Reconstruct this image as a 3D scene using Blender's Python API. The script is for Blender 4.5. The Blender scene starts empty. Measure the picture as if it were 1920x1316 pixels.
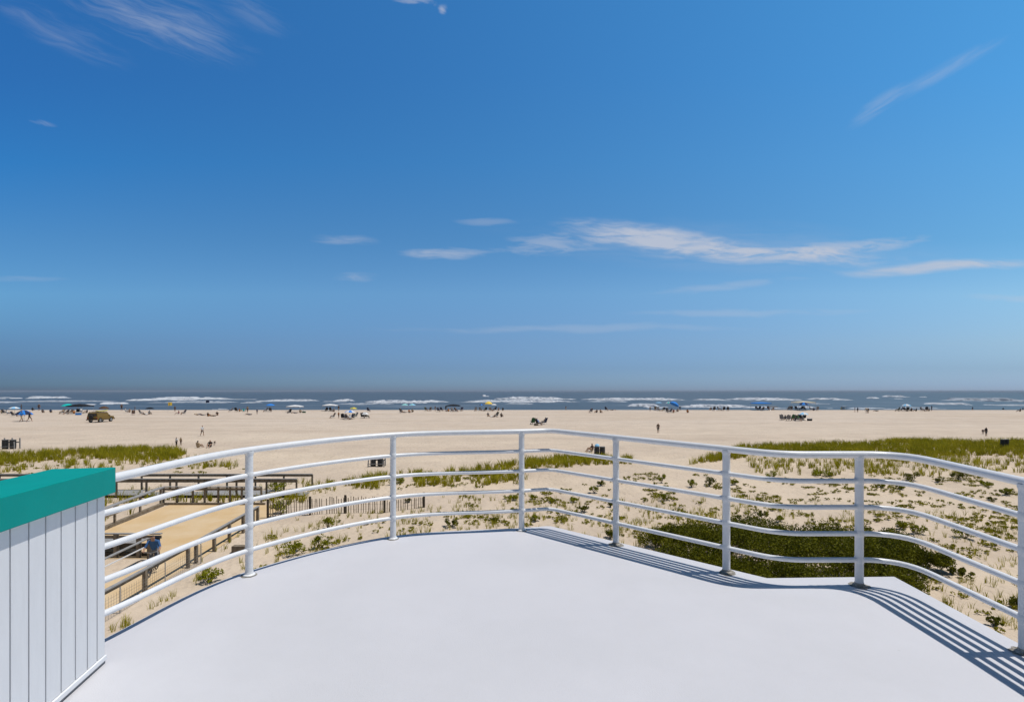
import bpy, bmesh, math, random
import numpy as np
from mathutils import Vector, Matrix, noise as mnoise

random.seed(7)
rng = np.random.default_rng(7)
scene = bpy.context.scene
COL = scene.collection
R = math.radians

# ------------------------------------------------------------------ camera
EYE = 8.5                      # eye height above the ground by the building
FPX = 951.0                    # focal length in pixels of the 1920 px wide photograph
HOR = 733.0
cam_d = bpy.data.cameras.new("camera")
cam_d.sensor_width = 36.0
cam_d.lens = FPX / 1920.0 * 36.0
cam_d.shift_y = (HOR - 658.0) / 1920.0
cam_d.clip_start = 0.05
cam_d.clip_end = 60000.0
cam = bpy.data.objects.new("camera", cam_d)
cam.location = (0, 0, EYE)
cam.rotation_euler = (R(90), 0, 0)
COL.objects.link(cam)
scene.camera = cam

# ------------------------------------------------------------------ light and exposure
SUN_EL, SUN_AZ = R(69.7), R(3.0)           # azimuth measured from +X towards +Y
sunv = Vector((math.cos(SUN_EL) * math.cos(SUN_AZ), math.cos(SUN_EL) * math.sin(SUN_AZ), math.sin(SUN_EL)))
sd = bpy.data.lights.new("sun", 'SUN')
sd.energy = 3.9
sd.angle = R(0.53)
sd.color = (1.0, 0.955, 0.89)
sun = bpy.data.objects.new("sun", sd)
sun.rotation_euler = sunv.to_track_quat('Z', 'Y').to_euler()
COL.objects.link(sun)

scene.view_settings.view_transform = 'Standard'
scene.view_settings.look = 'None'
scene.view_settings.gamma = 1.0
scene.view_settings.exposure = -0.1

SKY_STRENGTH = 0.10
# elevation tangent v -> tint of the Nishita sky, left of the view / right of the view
GRADE_V = [0.0, 0.012, 0.045, 0.095, 0.19, 0.30, 0.45, 0.62, 0.80, 1.0]  # last step: overhead sky out of view, darkened to cut fill light
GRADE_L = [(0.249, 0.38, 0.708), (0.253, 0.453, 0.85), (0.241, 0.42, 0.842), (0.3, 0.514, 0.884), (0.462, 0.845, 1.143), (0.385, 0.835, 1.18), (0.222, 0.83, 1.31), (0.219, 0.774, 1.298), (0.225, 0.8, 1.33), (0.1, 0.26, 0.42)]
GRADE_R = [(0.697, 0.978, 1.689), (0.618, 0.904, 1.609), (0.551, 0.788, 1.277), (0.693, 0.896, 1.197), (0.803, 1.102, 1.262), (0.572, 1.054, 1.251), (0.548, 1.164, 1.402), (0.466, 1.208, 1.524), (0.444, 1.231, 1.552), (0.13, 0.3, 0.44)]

scene.cycles.max_bounces = 5
scene.cycles.diffuse_bounces = 2
scene.cycles.glossy_bounces = 2
scene.cycles.transmission_bounces = 2
scene.cycles.transparent_max_bounces = 4

def build_world():
    w = bpy.data.worlds.new("World")
    scene.world = w
    w.use_nodes = True
    nt = w.node_tree
    for n in list(nt.nodes):
        nt.nodes.remove(n)
    L = nt.links

    def inp(n, i, v):
        if isinstance(v, (int, float)):
            n.inputs[i].default_value = v
        else:
            L.new(v, n.inputs[i])

    def M(op, a, b=0.0, c=None, clamp=False):
        n = nt.nodes.new('ShaderNodeMath')
        n.operation = op
        n.use_clamp = clamp
        inp(n, 0, a)
        inp(n, 1, b)
        if c is not None:
            inp(n, 2, c)
        return n.outputs[0]

    def mr(v, a, b, lo=0.0, hi=1.0):
        n = nt.nodes.new('ShaderNodeMapRange')
        n.interpolation_type = 'SMOOTHSTEP'
        inp(n, 0, v)
        for i, q in zip((1, 2, 3, 4), (a, b, lo, hi)):
            n.inputs[i].default_value = q
        return n.outputs[0]

    out = nt.nodes.new('ShaderNodeOutputWorld')
    bg = nt.nodes.new('ShaderNodeBackground')
    bg.inputs[1].default_value = SKY_STRENGTH
    L.new(bg.outputs[0], out.inputs[0])
    sky = nt.nodes.new('ShaderNodeTexSky')
    sky.sky_type = 'NISHITA'
    sky.sun_disc = False
    sky.sun_elevation = SUN_EL
    sky.sun_rotation = R(90) - SUN_AZ
    sky.air_density = 1.0
    sky.dust_density = 0.6
    sky.ozone_density = 2.0
    tc = nt.nodes.new('ShaderNodeTexCoord')
    sp = nt.nodes.new('ShaderNodeSeparateXYZ')
    L.new(tc.outputs['Generated'], sp.inputs[0])
    X, Y, Z = sp.outputs
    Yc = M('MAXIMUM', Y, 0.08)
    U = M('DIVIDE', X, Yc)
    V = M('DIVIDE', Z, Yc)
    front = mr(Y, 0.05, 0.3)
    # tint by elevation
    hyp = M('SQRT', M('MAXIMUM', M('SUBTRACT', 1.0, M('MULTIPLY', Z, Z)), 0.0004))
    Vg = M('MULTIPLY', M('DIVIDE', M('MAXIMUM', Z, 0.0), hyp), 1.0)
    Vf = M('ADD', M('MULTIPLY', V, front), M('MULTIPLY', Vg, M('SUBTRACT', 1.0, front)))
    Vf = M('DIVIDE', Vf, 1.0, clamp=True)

    def ramp(cols):
        n = nt.nodes.new('ShaderNodeValToRGB')
        cr = n.color_ramp
        cr.interpolation = 'LINEAR'
        while len(cr.elements) < len(cols):
            cr.elements.new(0.5)
        for e, v, c in zip(cr.elements, GRADE_V, cols):
            e.position = v
            e.color = (c[0], c[1], c[2], 1)
        L.new(Vf, n.inputs[0])
        return n.outputs[0]

    def mix(fac, a, b, mode='MIX'):
        n = nt.nodes.new('ShaderNodeMix')
        n.data_type = 'RGBA'
        n.blend_type = mode
        inp(n, 0, fac)
        for i, v in ((6, a), (7, b)):
            if isinstance(v, tuple):
                n.inputs[i].default_value = (*v, 1)
            else:
                L.new(v, n.inputs[i])
        return n.outputs[2]

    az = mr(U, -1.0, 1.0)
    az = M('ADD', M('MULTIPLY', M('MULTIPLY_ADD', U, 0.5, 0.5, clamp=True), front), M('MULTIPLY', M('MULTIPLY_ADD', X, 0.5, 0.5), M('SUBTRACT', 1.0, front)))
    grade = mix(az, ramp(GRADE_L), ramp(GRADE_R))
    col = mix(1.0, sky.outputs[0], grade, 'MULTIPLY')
    # unseen sky behind the camera, darkened to cut fill light on the deck
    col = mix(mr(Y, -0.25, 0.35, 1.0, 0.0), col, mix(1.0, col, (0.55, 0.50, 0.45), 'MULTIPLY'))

    def vec(a, b, c=0.0):
        n = nt.nodes.new('ShaderNodeCombineXYZ')
        inp(n, 0, a)
        inp(n, 1, b)
        inp(n, 2, c)
        return n.outputs[0]

    def fbm(a, b, detail=6, rough=0.6, dist=0.0, seed=0.0):
        n = nt.nodes.new('ShaderNodeTexNoise')
        n.inputs['Scale'].default_value = 1.0
        n.inputs['Detail'].default_value = detail
        n.inputs['Roughness'].default_value = rough
        n.inputs['Distortion'].default_value = dist
        L.new(vec(a, b, seed), n.inputs['Vector'])
        return n.outputs[0]

    # wispy clouds: soft elliptical patches broken up by stretched noise
    #        u0     v0     a     b     rot   gain  nu   nv  lo   hi
    CLOUDS = [(0.30, 0.303, 0.24, 0.030, -7, 1.05, 7, 55, .24, .74),
              (0.52, 0.268, 0.30, 0.022, -2, 0.80, 7, 60, .30, .74),
              (0.42, 0.285, 0.52, 0.060, -3, 0.16, 4, 30, .25, .70),
              (0.66, 0.283, 0.20, 0.016, 5, 0.60, 9, 70, .35, .65),
              (0.08, 0.288, 0.16, 0.028, 4, 0.40, 9, 50, .40, .65),
              (0.86, 0.246, 0.24, 0.016, 3, 0.90, 5, 60, .25, .68),
              (-0.14, 0.267, 0.11, 0.015, 0, 0.62, 8, 60, .30, .72),
              (-0.33, 0.297, 0.07, 0.015, -5, 0.34, 9, 60, .33, .72),
              (-0.32, 0.220, 0.06, 0.011, 0, 0.30, 9, 60, .33, .70),
              (-0.05, 0.335, 0.07, 0.012, -4, 0.25, 9, 60, .33, .60),
              (-0.72, 0.735, 0.25, 0.080, -20, 0.40, 3, 34, .33, .86),
              (-0.90, 0.705, 0.19, 0.040, -24, 0.22, 4, 34, .33, .84),
              (-0.52, 0.750, 0.13, 0.035, -25, 0.15, 5, 34, .36, .70),
              (-0.20, 0.766, 0.06, 0.014, -8, 0.40, 14, 40, .50, .70),
              (-0.143, 0.748, 0.014, 0.013, -40, 0.55, 18, 40, .30, .60),
              (0.84, 0.625, 0.17, 0.020, 28, 0.26, 4, 26, .26, .74),
              (0.72, 0.560, 0.09, 0.020, 36, 0.20, 4, 24, .30, .60),
              (-0.925, 0.527, 0.03, 0.007, -16, 0.22, 12, 60, .33, .60),
              (0.10, 0.124, 0.42, 0.010, 0, 0.22, 4, 80, .30, .62),
              (0.47, 0.154, 0.28, 0.010, 1, 0.25, 4, 80, .30, .62),
              (0.42, 0.205, 0.20, 0.012, 6, 0.25, 5, 70, .32, .62),
              (0.98, 0.182, 0.12, 0.012, 0, 0.28, 5, 70, .32, .62),
              (-0.96, 0.222, 0.10, 0.008, 0, 0.15, 6, 70, .32, .62)]
    tot = None
    shared = {}
    warp = M('MULTIPLY', M('SUBTRACT', fbm(M('MULTIPLY', U, 5.0), M('MULTIPLY', V, 9.0), 3, .5, 0, 3.3), 0.5), 0.035)
    Uw, Vw = M('ADD', U, M('MULTIPLY', warp, 1.5)), M('ADD', V, M('MULTIPLY', warp, 0.8))
    for k, (u0, v0, a, b, rot, gain, nu, nv, lo, hi) in enumerate(CLOUDS):
        c, s = math.cos(R(rot)), math.sin(R(rot))
        du, dv = M('SUBTRACT', Uw, u0), M('SUBTRACT', Vw, v0)
        p = M('ADD', M('MULTIPLY', du, c), M('MULTIPLY', dv, s))
        q = M('SUBTRACT', M('MULTIPLY', dv, c), M('MULTIPLY', du, s))
        e = M('ADD', M('POWER', M('DIVIDE', p, a), 2.0), M('POWER', M('DIVIDE', q, b), 2.0))
        body = M('SUBTRACT', 1.0, e, clamp=True)
        key = (0 if abs(rot) < 10 else (1 if rot < 0 else 2), nu > 6)
        if key not in shared:
            kc, ks = math.cos(R((-2, -22, 31)[key[0]])), math.sin(R((-2, -22, 31)[key[0]]))
            P_ = M('ADD', M('MULTIPLY', Uw, kc), M('MULTIPLY', Vw, ks))
            Q_ = M('SUBTRACT', M('MULTIPLY', Vw, kc), M('MULTIPLY', Uw, ks))
            shared[key] = fbm(M('MULTIPLY', P_, (6.5, 12.5)[key[1]]), M('MULTIPLY', Q_, (50.0, 68.0)[key[1]]), 5, 0.62, 0.4, 1.7 * len(shared))
        n = shared[key]
        m = mr(M('ADD', n, M('MULTIPLY', M('SUBTRACT', body, 0.6), 0.25)), lo, hi)
        m = M('MULTIPLY', M('MULTIPLY', m, M('POWER', body, 1.1)), gain)
        tot = m if tot is None else M('ADD', tot, m)
    tot = M('MULTIPLY', M('MULTIPLY', M('MINIMUM', tot, 0.92), front), 0.93)
    col = mix(tot, col, (5.6, 6.0, 7.0))
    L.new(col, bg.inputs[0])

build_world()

# ------------------------------------------------------------------ helpers
def tag(o, label=None, cat=None, group=None, kind=None):
    if label: o['label'] = label
    if cat: o['category'] = cat
    if group: o['group'] = group
    if kind: o['kind'] = kind
    return o

def empty(name, loc=(0, 0, 0), rz=0.0):
    o = bpy.data.objects.new(name, None)
    o.empty_display_size = 0.3
    o.location = loc
    o.rotation_euler = (0, 0, rz)
    COL.objects.link(o)
    return o

class MB:
    """collects shapes and links them as one mesh object"""
    def __init__(s):
        s.v, s.f, s.m = [], [], []
    def add(s, vs, fs, m=0):
        b = len(s.v)
        s.v.extend([tuple(v) for v in vs])
        s.f.extend([tuple(i + b for i in f) for f in fs])
        s.m.extend([m] * len(fs))
    def box(s, x0, x1, y0, y1, z0, z1, m=0, mat=None):
        vs = [Vector((x, y, z)) for z in (z0, z1) for y in (y0, y1) for x in (x0, x1)]
        if mat is not None:
            vs = [mat @ v for v in vs]
        s.add(vs, [(0, 2, 3, 1), (4, 5, 7, 6), (0, 1, 5, 4), (2, 6, 7, 3), (0, 4, 6, 2), (1, 3, 7, 5)], m)
    def beam(s, a, b, w, h, m=0, up=(0, 0, 1)):
        a, b = Vector(a), Vector(b)
        d = b - a
        ln = d.length
        d.normalize()
        u = Vector(up)
        r = d.cross(u)
        if r.length < 1e-4:
            r = d.cross(Vector((0, 1, 0)))
        r.normalize()
        u = r.cross(d)
        vs = []
        for t in (a, b):
            for i, j in ((-1, -1), (1, -1), (1, 1), (-1, 1)):
                vs.append(t + r * (i * w / 2) + u * (j * h / 2))
        s.add(vs, [(0, 1, 2, 3), (7, 6, 5, 4), (0, 4, 5, 1), (1, 5, 6, 2), (2, 6, 7, 3), (3, 7, 4, 0)], m)
    def tube(s, pts, r, n=10, m=0, cap=True):
        pts = [Vector(p) for p in pts]
        rs = r if isinstance(r, (list, tuple)) else [r] * len(pts)
        base = len(s.v)
        prev = None
        for i, p in enumerate(pts):
            d = (pts[min(i + 1, len(pts) - 1)] - pts[max(i - 1, 0)]).normalized()
            if prev is None:
                u = Vector((0, 0, 1)) if abs(d.z) < 0.9 else Vector((1, 0, 0))
            else:
                u = prev
            x = d.cross(u).normalized()
            u = x.cross(d).normalized()
            prev = u
            for k in range(n):
                a = 2 * math.pi * k / n
                s.v.append(tuple(p + (x * math.cos(a) + u * math.sin(a)) * rs[i]))
        for i in range(len(pts) - 1):
            for k in range(n):
                k2 = (k + 1) % n
                s.f.append((base + i * n + k, base + i * n + k2, base + (i + 1) * n + k2, base + (i + 1) * n + k))
                s.m.append(m)
        if cap:
            s.f.append(tuple(base + k for k in range(n))[::-1]); s.m.append(m)
            s.f.append(tuple(base + (len(pts) - 1) * n + k for k in range(n))); s.m.append(m)
    def lathe(s, prof, n=16, m=0, c=(0, 0, 0)):
        base = len(s.v)
        for r, z in prof:
            for k in range(n):
                a = 2 * math.pi * k / n
                s.v.append((c[0] + r * math.cos(a), c[1] + r * math.sin(a), c[2] + z))
        for i in range(len(prof) - 1):
            for k in range(n):
                k2 = (k + 1) % n
                s.f.append((base + i * n + k, base + i * n + k2, base + (i + 1) * n + k2, base + (i + 1) * n + k))
                s.m.append(m)
        s.f.append(tuple(base + k for k in range(n))[::-1]); s.m.append(m)
        s.f.append(tuple(base + (len(prof) - 1) * n + k for k in range(n))); s.m.append(m)
    def mesh(s, name, mats, smooth=False):
        me = bpy.data.meshes.new(name)
        me.from_pydata(s.v, [], s.f)
        for q in (mats if isinstance(mats, (list, tuple)) else [mats]):
            me.materials.append(q)
        if any(s.m):
            me.polygons.foreach_set('material_index', s.m)
        if smooth:
            me.polygons.foreach_set('use_smooth', [True] * len(s.f))
        me.update()
        return me
    def build(s, name, mats, parent=None, smooth=False, bevel=0.0):
        o = bpy.data.objects.new(name, s.mesh(name, mats, smooth))
        COL.objects.link(o)
        if parent is not None:
            o.parent = parent
        if bevel:
            b = o.modifiers.new('bevel', 'BEVEL')
            b.width = bevel
            b.segments = 2
            b.limit_method = 'ANGLE'
        if smooth:
            try:
                o.data.set_sharp_from_angle(angle=R(40))
            except Exception:
                pass
        return o

def quads_object(name, V, nper, mat, parent=None, smooth=False):
    """V: (N*nper,3) array; N faces of nper corners each"""
    me = bpy.data.meshes.new(name)
    n = len(V) // nper
    me.vertices.add(n * nper)
    me.vertices.foreach_set('co', np.ascontiguousarray(V, dtype=np.float32).ravel())
    me.loops.add(n * nper)
    me.loops.foreach_set('vertex_index', np.arange(n * nper, dtype=np.int32))
    me.polygons.add(n)
    me.polygons.foreach_set('loop_start', np.arange(0, n * nper, nper, dtype=np.int32))
    me.materials.append(mat)
    me.update(calc_edges=True)
    me.validate()
    o = bpy.data.objects.new(name, me)
    COL.objects.link(o)
    if parent is not None:
        o.parent = parent
    return o

# ------------------------------------------------------------------ materials
def material(name, col, rough=0.6, var=0.12, scale=6.0, bump=0.0, bscale=40.0, spec=0.5, metal=0.0, col2=None, detail=5, stretch=None, coat=0.0, transl=0.0):
    m = bpy.data.materials.new(name)
    m.use_nodes = True
    nt = m.node_tree
    b = nt.nodes['Principled BSDF']
    b.inputs['Roughness'].default_value = rough
    b.inputs['Metallic'].default_value = metal
    b.inputs['Specular IOR Level'].default_value = spec
    if coat:
        b.inputs['Coat Weight'].default_value = coat
    tc = nt.nodes.new('ShaderNodeTexCoord')
    src = tc.outputs['Object']
    if stretch:
        mp = nt.nodes.new('ShaderNodeMapping')
        mp.inputs['Scale'].default_value = stretch
        nt.links.new(src, mp.inputs[0])
        src = mp.outputs[0]
    nz = nt.nodes.new('ShaderNodeTexNoise')
    nz.inputs['Scale'].default_value = scale
    nz.inputs['Detail'].default_value = detail
    nz.inputs['Roughness'].default_value = 0.6
    nt.links.new(src, nz.inputs['Vector'])
    rp = nt.nodes.new('ShaderNodeValToRGB')
    c2 = col2 if col2 else tuple(min(1.0, c * (1 + var)) for c in col)
    c1 = col if col2 else tuple(c * (1 - var) for c in col)
    rp.color_ramp.elements[0].position = 0.3
    rp.color_ramp.elements[1].position = 0.7
    rp.color_ramp.elements[0].color = (*c1, 1)
    rp.color_ramp.elements[1].color = (*c2, 1)
    nt.links.new(nz.outputs[0], rp.inputs[0])
    nt.links.new(rp.outputs[0], b.inputs['Base Color'])
    if bump:
        n2 = nt.nodes.new('ShaderNodeTexNoise')
        n2.inputs['Scale'].default_value = bscale
        n2.inputs['Detail'].default_value = 4
        nt.links.new(src, n2.inputs['Vector'])
        bp = nt.nodes.new('ShaderNodeBump')
        bp.inputs['Strength'].default_value = bump
        bp.inputs['Distance'].default_value = 0.02
        nt.links.new(n2.outputs[0], bp.inputs['Height'])
        nt.links.new(bp.outputs[0], b.inputs['Normal'])
    if transl:
        tr = nt.nodes.new('ShaderNodeBsdfTranslucent')
        nt.links.new(rp.outputs[0], tr.inputs[0])
        mx = nt.nodes.new('ShaderNodeMixShader')
        mx.inputs[0].default_value = transl
        nt.links.new(b.outputs[0], mx.inputs[1])
        nt.links.new(tr.outputs[0], mx.inputs[2])
        nt.links.new(mx.outputs[0], nt.nodes['Material Output'].inputs[0])
    return m

def srgb(r, g, b):
    f = lambda c: (c / 255.0) / 12.92 if c / 255.0 <= 0.04045 else ((c / 255.0 + 0.055) / 1.055) ** 2.4
    return (f(r), f(g), f(b))

def sand_material(name, ca, cb, cc):
    m = bpy.data.materials.new(name)
    m.use_nodes = True
    nt = m.node_tree
    L = nt.links
    b = nt.nodes['Principled BSDF']
    b.inputs['Roughness'].default_value = 0.95
    b.inputs['Specular IOR Level'].default_value = 0.1
    tc = nt.nodes.new('ShaderNodeTexCoord')
    def nz(scale, detail, stretch=(1, 1, 1), rough=.6):
        mp = nt.nodes.new('ShaderNodeMapping')
        mp.inputs['Scale'].default_value = stretch
        L.new(tc.outputs['Object'], mp.inputs[0])
        n = nt.nodes.new('ShaderNodeTexNoise')
        n.inputs['Scale'].default_value = scale
        n.inputs['Detail'].default_value = detail
        n.inputs['Roughness'].default_value = rough
        L.new(mp.outputs[0], n.inputs['Vector'])
        return n.outputs[0]
    def mix(f, a, c, mode='MIX'):
        n = nt.nodes.new('ShaderNodeMix')
        n.data_type = 'RGBA'
        n.blend_type = mode
        if isinstance(f, float): n.inputs[0].default_value = f
        else: L.new(f, n.inputs[0])
        for i, v in ((6, a), (7, c)):
            if isinstance(v, tuple): n.inputs[i].default_value = (*v, 1)
            else: L.new(v, n.inputs[i])
        return n.outputs[2]
    def ramp(v, p0, p1, a=(0, 0, 0), c=(1, 1, 1)):
        n = nt.nodes.new('ShaderNodeValToRGB')
        n.color_ramp.elements[0].position = p0
        n.color_ramp.elements[1].position = p1
        n.color_ramp.elements[0].color = (*a, 1)
        n.color_ramp.elements[1].color = (*c, 1)
        L.new(v, n.inputs[0])
        return n.outputs[0]
    # warm near the dunes, greyer out on the beach
    sp = nt.nodes.new('ShaderNodeSeparateXYZ')
    L.new(tc.outputs['Object'], sp.inputs[0])
    mr = nt.nodes.new('ShaderNodeMapRange')
    mr.inputs[1].default_value = 45
    mr.inputs[2].default_value = 110
    L.new(sp.outputs[1], mr.inputs[0])
    c = mix(mr.outputs[0], ca, cb)
    c = mix(ramp(nz(0.05, 5, (0.35, 2.2, 1)), .42, .62), c, cc)      # driven bands along the shore
    g = ramp(nz(0.35, 6), .3, .7, (.90, .90, .90), (1.06, 1.06, 1.06))
    c = mix(1.0, c, g, 'MULTIPLY')
    g2 = ramp(nz(26, 3), .3, .7, (.90, .90, .90), (1.07, 1.07, 1.07))
    c = mix(1.0, c, g2, 'MULTIPLY')
    L.new(c, b.inputs['Base Color'])
    vo = nt.nodes.new('ShaderNodeTexVoronoi')
    vo.inputs['Scale'].default_value = 2.2
    L.new(tc.outputs['Object'], vo.inputs['Vector'])
    add = nt.nodes.new('ShaderNodeMath')
    add.operation = 'MULTIPLY_ADD'
    L.new(ramp(vo.outputs[0], 0.0, 0.45), add.inputs[0])
    add.inputs[1].default_value = 0.5
    L.new(nz(1.6, 6), add.inputs[2])
    bp = nt.nodes.new('ShaderNodeBump')
    bp.inputs['Strength'].default_value = 0.85
    bp.inputs['Distance'].default_value = 0.12
    L.new(add.outputs[0], bp.inputs['Height'])
    L.new(bp.outputs[0], b.inputs['Normal'])
    return m

M_sand = sand_material('sand', (0.645, 0.53, 0.405), (0.615, 0.515, 0.42), (0.565, 0.46, 0.36))
M_path = material('packed_sand', (0.60, 0.42, 0.22), .95, col2=(0.67, 0.52, 0.34), scale=.6, bump=.4, bscale=5, spec=.1)
M_deck = material('deck_paint', (0.60, 0.597, 0.628), .55, var=.025, scale=1.3, bump=.12, bscale=120, spec=.35)
M_white = material('white_enamel', (0.78, 0.79, 0.81), .35, var=.04, scale=14, bump=.06, bscale=60, spec=.5)
def worn(m, spots, lo, hi, scale, stretch=(1, 1, 1)):
    nt = m.node_tree; L = nt.links
    b = nt.nodes['Principled BSDF']
    src = b.inputs['Base Color'].links[0].from_socket
    tc = nt.nodes.new('ShaderNodeTexCoord')
    mp = nt.nodes.new('ShaderNodeMapping'); mp.inputs['Scale'].default_value = stretch
    L.new(tc.outputs['Object'], mp.inputs[0])
    n = nt.nodes.new('ShaderNodeTexNoise'); n.inputs['Scale'].default_value = scale; n.inputs['Detail'].default_value = 7; n.inputs['Roughness'].default_value = .7
    L.new(mp.outputs[0], n.inputs['Vector'])
    r = nt.nodes.new('ShaderNodeValToRGB'); r.color_ramp.elements[0].position = lo; r.color_ramp.elements[1].position = hi
    L.new(n.outputs[0], r.inputs[0])
    mx = nt.nodes.new('ShaderNodeMix'); mx.data_type = 'RGBA'
    L.new(r.outputs[0], mx.inputs[0]); L.new(src, mx.inputs[6]); mx.inputs[7].default_value = (*spots, 1)
    L.new(mx.outputs[2], b.inputs['Base Color'])
worn(M_deck, (0.555, 0.555, 0.58), .45, .80, .6)
worn(M_deck, (0.42, 0.42, 0.42), .70, .80, 9, (1, 1, 1))
M_post = material('worn_white_enamel', (0.76, 0.77, 0.79), .4, var=.05, scale=10, bump=.15, bscale=40, spec=.45)
worn(M_post, (0.30, 0.24, 0.18), .66, .74, 9, (1, 1, .6))
worn(M_white, (0.42, 0.39, 0.35), .70, .78, 8)
M_panel = material('white_siding', (0.74, 0.75, 0.77), .5, var=.03, scale=5, bump=.05, bscale=50, stretch=(6, 6, 1))
M_groove = material('siding_groove', (0.20, 0.20, 0.21), .8, scale=8)
M_teal = material('teal_paint', (0.0, 0.29, 0.26), .55, var=.05, scale=4, bump=.04, bscale=70, spec=.12)
M_grime = material('grime', (0.10, 0.085, 0.06), .9, col2=(0.40, 0.38, 0.34), scale=26)
M_rust = material('rusty_plate', (0.16, 0.13, 0.09), .8, col2=(0.50, 0.48, 0.44), scale=30)
M_wood = material('weathered_wood', (0.13, 0.10, 0.066), .9, col2=(0.31, 0.26, 0.20), scale=5, bump=.3, bscale=30, spec=.15)
M_woodtop = material('silvered_wood', (0.25, 0.245, 0.24), .85, col2=(0.36, 0.355, 0.35), scale=5, bump=.2, bscale=30, spec=.2)
M_wooddk = material('dark_timber', (0.055, 0.045, 0.032), .9, col2=(0.10, 0.08, 0.058), scale=5, bump=.3, bscale=30, spec=.15)
M_slat = material('fence_slat', (0.16, 0.125, 0.08), .9, col2=(0.36, 0.29, 0.2), scale=9, spec=.1)
M_wire = material('galvanised_wire', (0.33, 0.33, 0.32), .5, scale=9, metal=.6)
M_grass = material('beach_grass', (0.255, 0.24, 0.003), .8, col2=(0.50, 0.44, 0.03), scale=.45, spec=.03, transl=.3, detail=8)
M_weed = material('dune_weed', (0.17, 0.165, 0.006), .8, col2=(0.37, 0.33, 0.035), scale=.6, spec=.04, transl=.2, detail=8)
M_shrub = material('shrub_leaf', (0.17, 0.18, 0.004), .7, col2=(0.32, 0.32, 0.016), scale=2.2, spec=.06, transl=.25, detail=8)
M_hedge = material('bayberry_leaf', (0.058, 0.066, 0.002), .65, col2=(0.20, 0.195, 0.008), scale=1.4, spec=.08, transl=.2, detail=8)
M_stem = material('twig', (0.10, 0.075, 0.05), .9, scale=9)
M_skin = material('skin', (0.40, 0.23, 0.15), .6, scale=6)
M_skin2 = material('tanned_skin', (0.22, 0.115, 0.065), .6, scale=6)
M_hair = material('dark_hair', (0.03, 0.02, 0.014), .6, scale=12)
M_black = material('black_plastic', (0.018, 0.019, 0.02), .5, var=.3, scale=5)
M_rubber = material('tyre_rubber', (0.02, 0.02, 0.02), .8, scale=9)
M_steel = material('steel', (0.42, 0.43, 0.44), .4, metal=.7, scale=8)
M_glass = material('dark_window', (0.012, 0.012, 0.012), .08, scale=3, spec=.6)
M_truck = material('tan_truck_paint', (0.20, 0.128, 0.028), .5, var=.06, scale=3, spec=.2)
M_trim = material('dark_brown_trim', (0.05, 0.034, 0.015), .6, scale=6)
M_yellow = material('yellow_board', (0.55, 0.48, 0.04), .4, scale=3)
M_lamp = material('lamp_glass', (0.5, 0.42, 0.28), .2, scale=3)
M_red = material('red_lens', (0.35, 0.02, 0.015), .3, scale=3)

CLOTH = {'black': (.016, .016, .018), 'navy': (.02, .03, .075), 'white': (.72, .72, .72), 'gray': (.20, .20, .21), 'tan': (.42, .31, .19),
         'brown': (.10, .055, .03), 'red': (.33, .03, .03), 'blue': (.03, .22, .68), 'teal': (.0, .50, .47), 'yellow': (.86, .60, .08),
         'orange': (.50, .19, .04), 'green': (.03, .10, .035), 'pink': (.55, .22, .25), 'light blue': (.28, .58, .86), 'cream': (.66, .60, .44),
         'dark gray': (.055, .055, .06), 'pale teal': (.30, .62, .62), 'lime': (.42, .50, .10), 'faded blue': (.05, .13, .30)}
_cl = {}
def cloth(c):
    if c not in _cl:
        _cl[c] = material(c.replace(' ', '_') + '_cloth', CLOTH[c], .8, var=.1, scale=5, spec=.2)
    return _cl[c]

# ------------------------------------------------------------------ ground
ZP = [(-100, .1), (18, .2), (24, .4), (30, .7), (34, .85), (45, 1.5), (60, 1.8), (150, 1.85), (177, 1.9), (200, .5), (215, -.6), (260, -3), (500, -8)]
def base_z(y):
    for (a, za), (b, zb) in zip(ZP, ZP[1:]):
        if y <= b:
            return za + (zb - za) * max(0.0, (y - a)) / (b - a)
    return ZP[-1][1]
MOUNDS = [(34, 56, 13, 6, .55), (56, 58, 16, 7, .6), (80, 58, 20, 8, .5), (-44, 53, 16, 6, .3), (-70, 53, 20, 6, .3), (5, 46, 8, 4, .35), (-6, 40, 7, 3, .25),
          (22, 30, 9, 6, .3), (40, 34, 10, 6, .35), (14, 36, 5, 4, .2), (-6, 25, 5, 5, .25)]
def sstep(a, b, x):
    t = min(1, max(0, (x - a) / (b - a)))
    return t * t * (3 - 2 * t)
def ground_z(x, y):
    z = base_z(y)
    if y < 100:
        for mx, my, sx, sy, h in MOUNDS:
            q = ((x - mx) / sx) ** 2 + ((y - my) / sy) ** 2
            if q < 9:
                z += h * math.exp(-q)
    court = sstep(-13.2, -14.6, x) * sstep(-62, -60, x) * sstep(37.5, 35.5, y)
    amp = (1 - court) * sstep(110, 50, y)
    if amp > 0:
        z += amp * (.16 * mnoise.noise((x * .23, y * .23, 1.3)) + .07 * mnoise.noise((x * .8, y * .8, 4.1)))
    if y < 185:
        z += .02 * mnoise.noise((x * .09, y * .16, 9.0)) * sstep(60, 90, y) * sstep(176, 160, y)
    return z

def axis(lo, hi, fine_lo, fine_hi, step, grow):
    a = []
    v = fine_lo
    while v < fine_hi:
        a.append(v)
        v += step
    a.append(fine_hi)
    s, v = step, fine_hi
    while v < hi:
        s *= grow
        v += s
        a.append(v)
    s, v = step, fine_lo
    left = []
    while v > lo:
        s *= grow
        v -= s
        left.append(v)
    return left[::-1] + a

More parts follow.
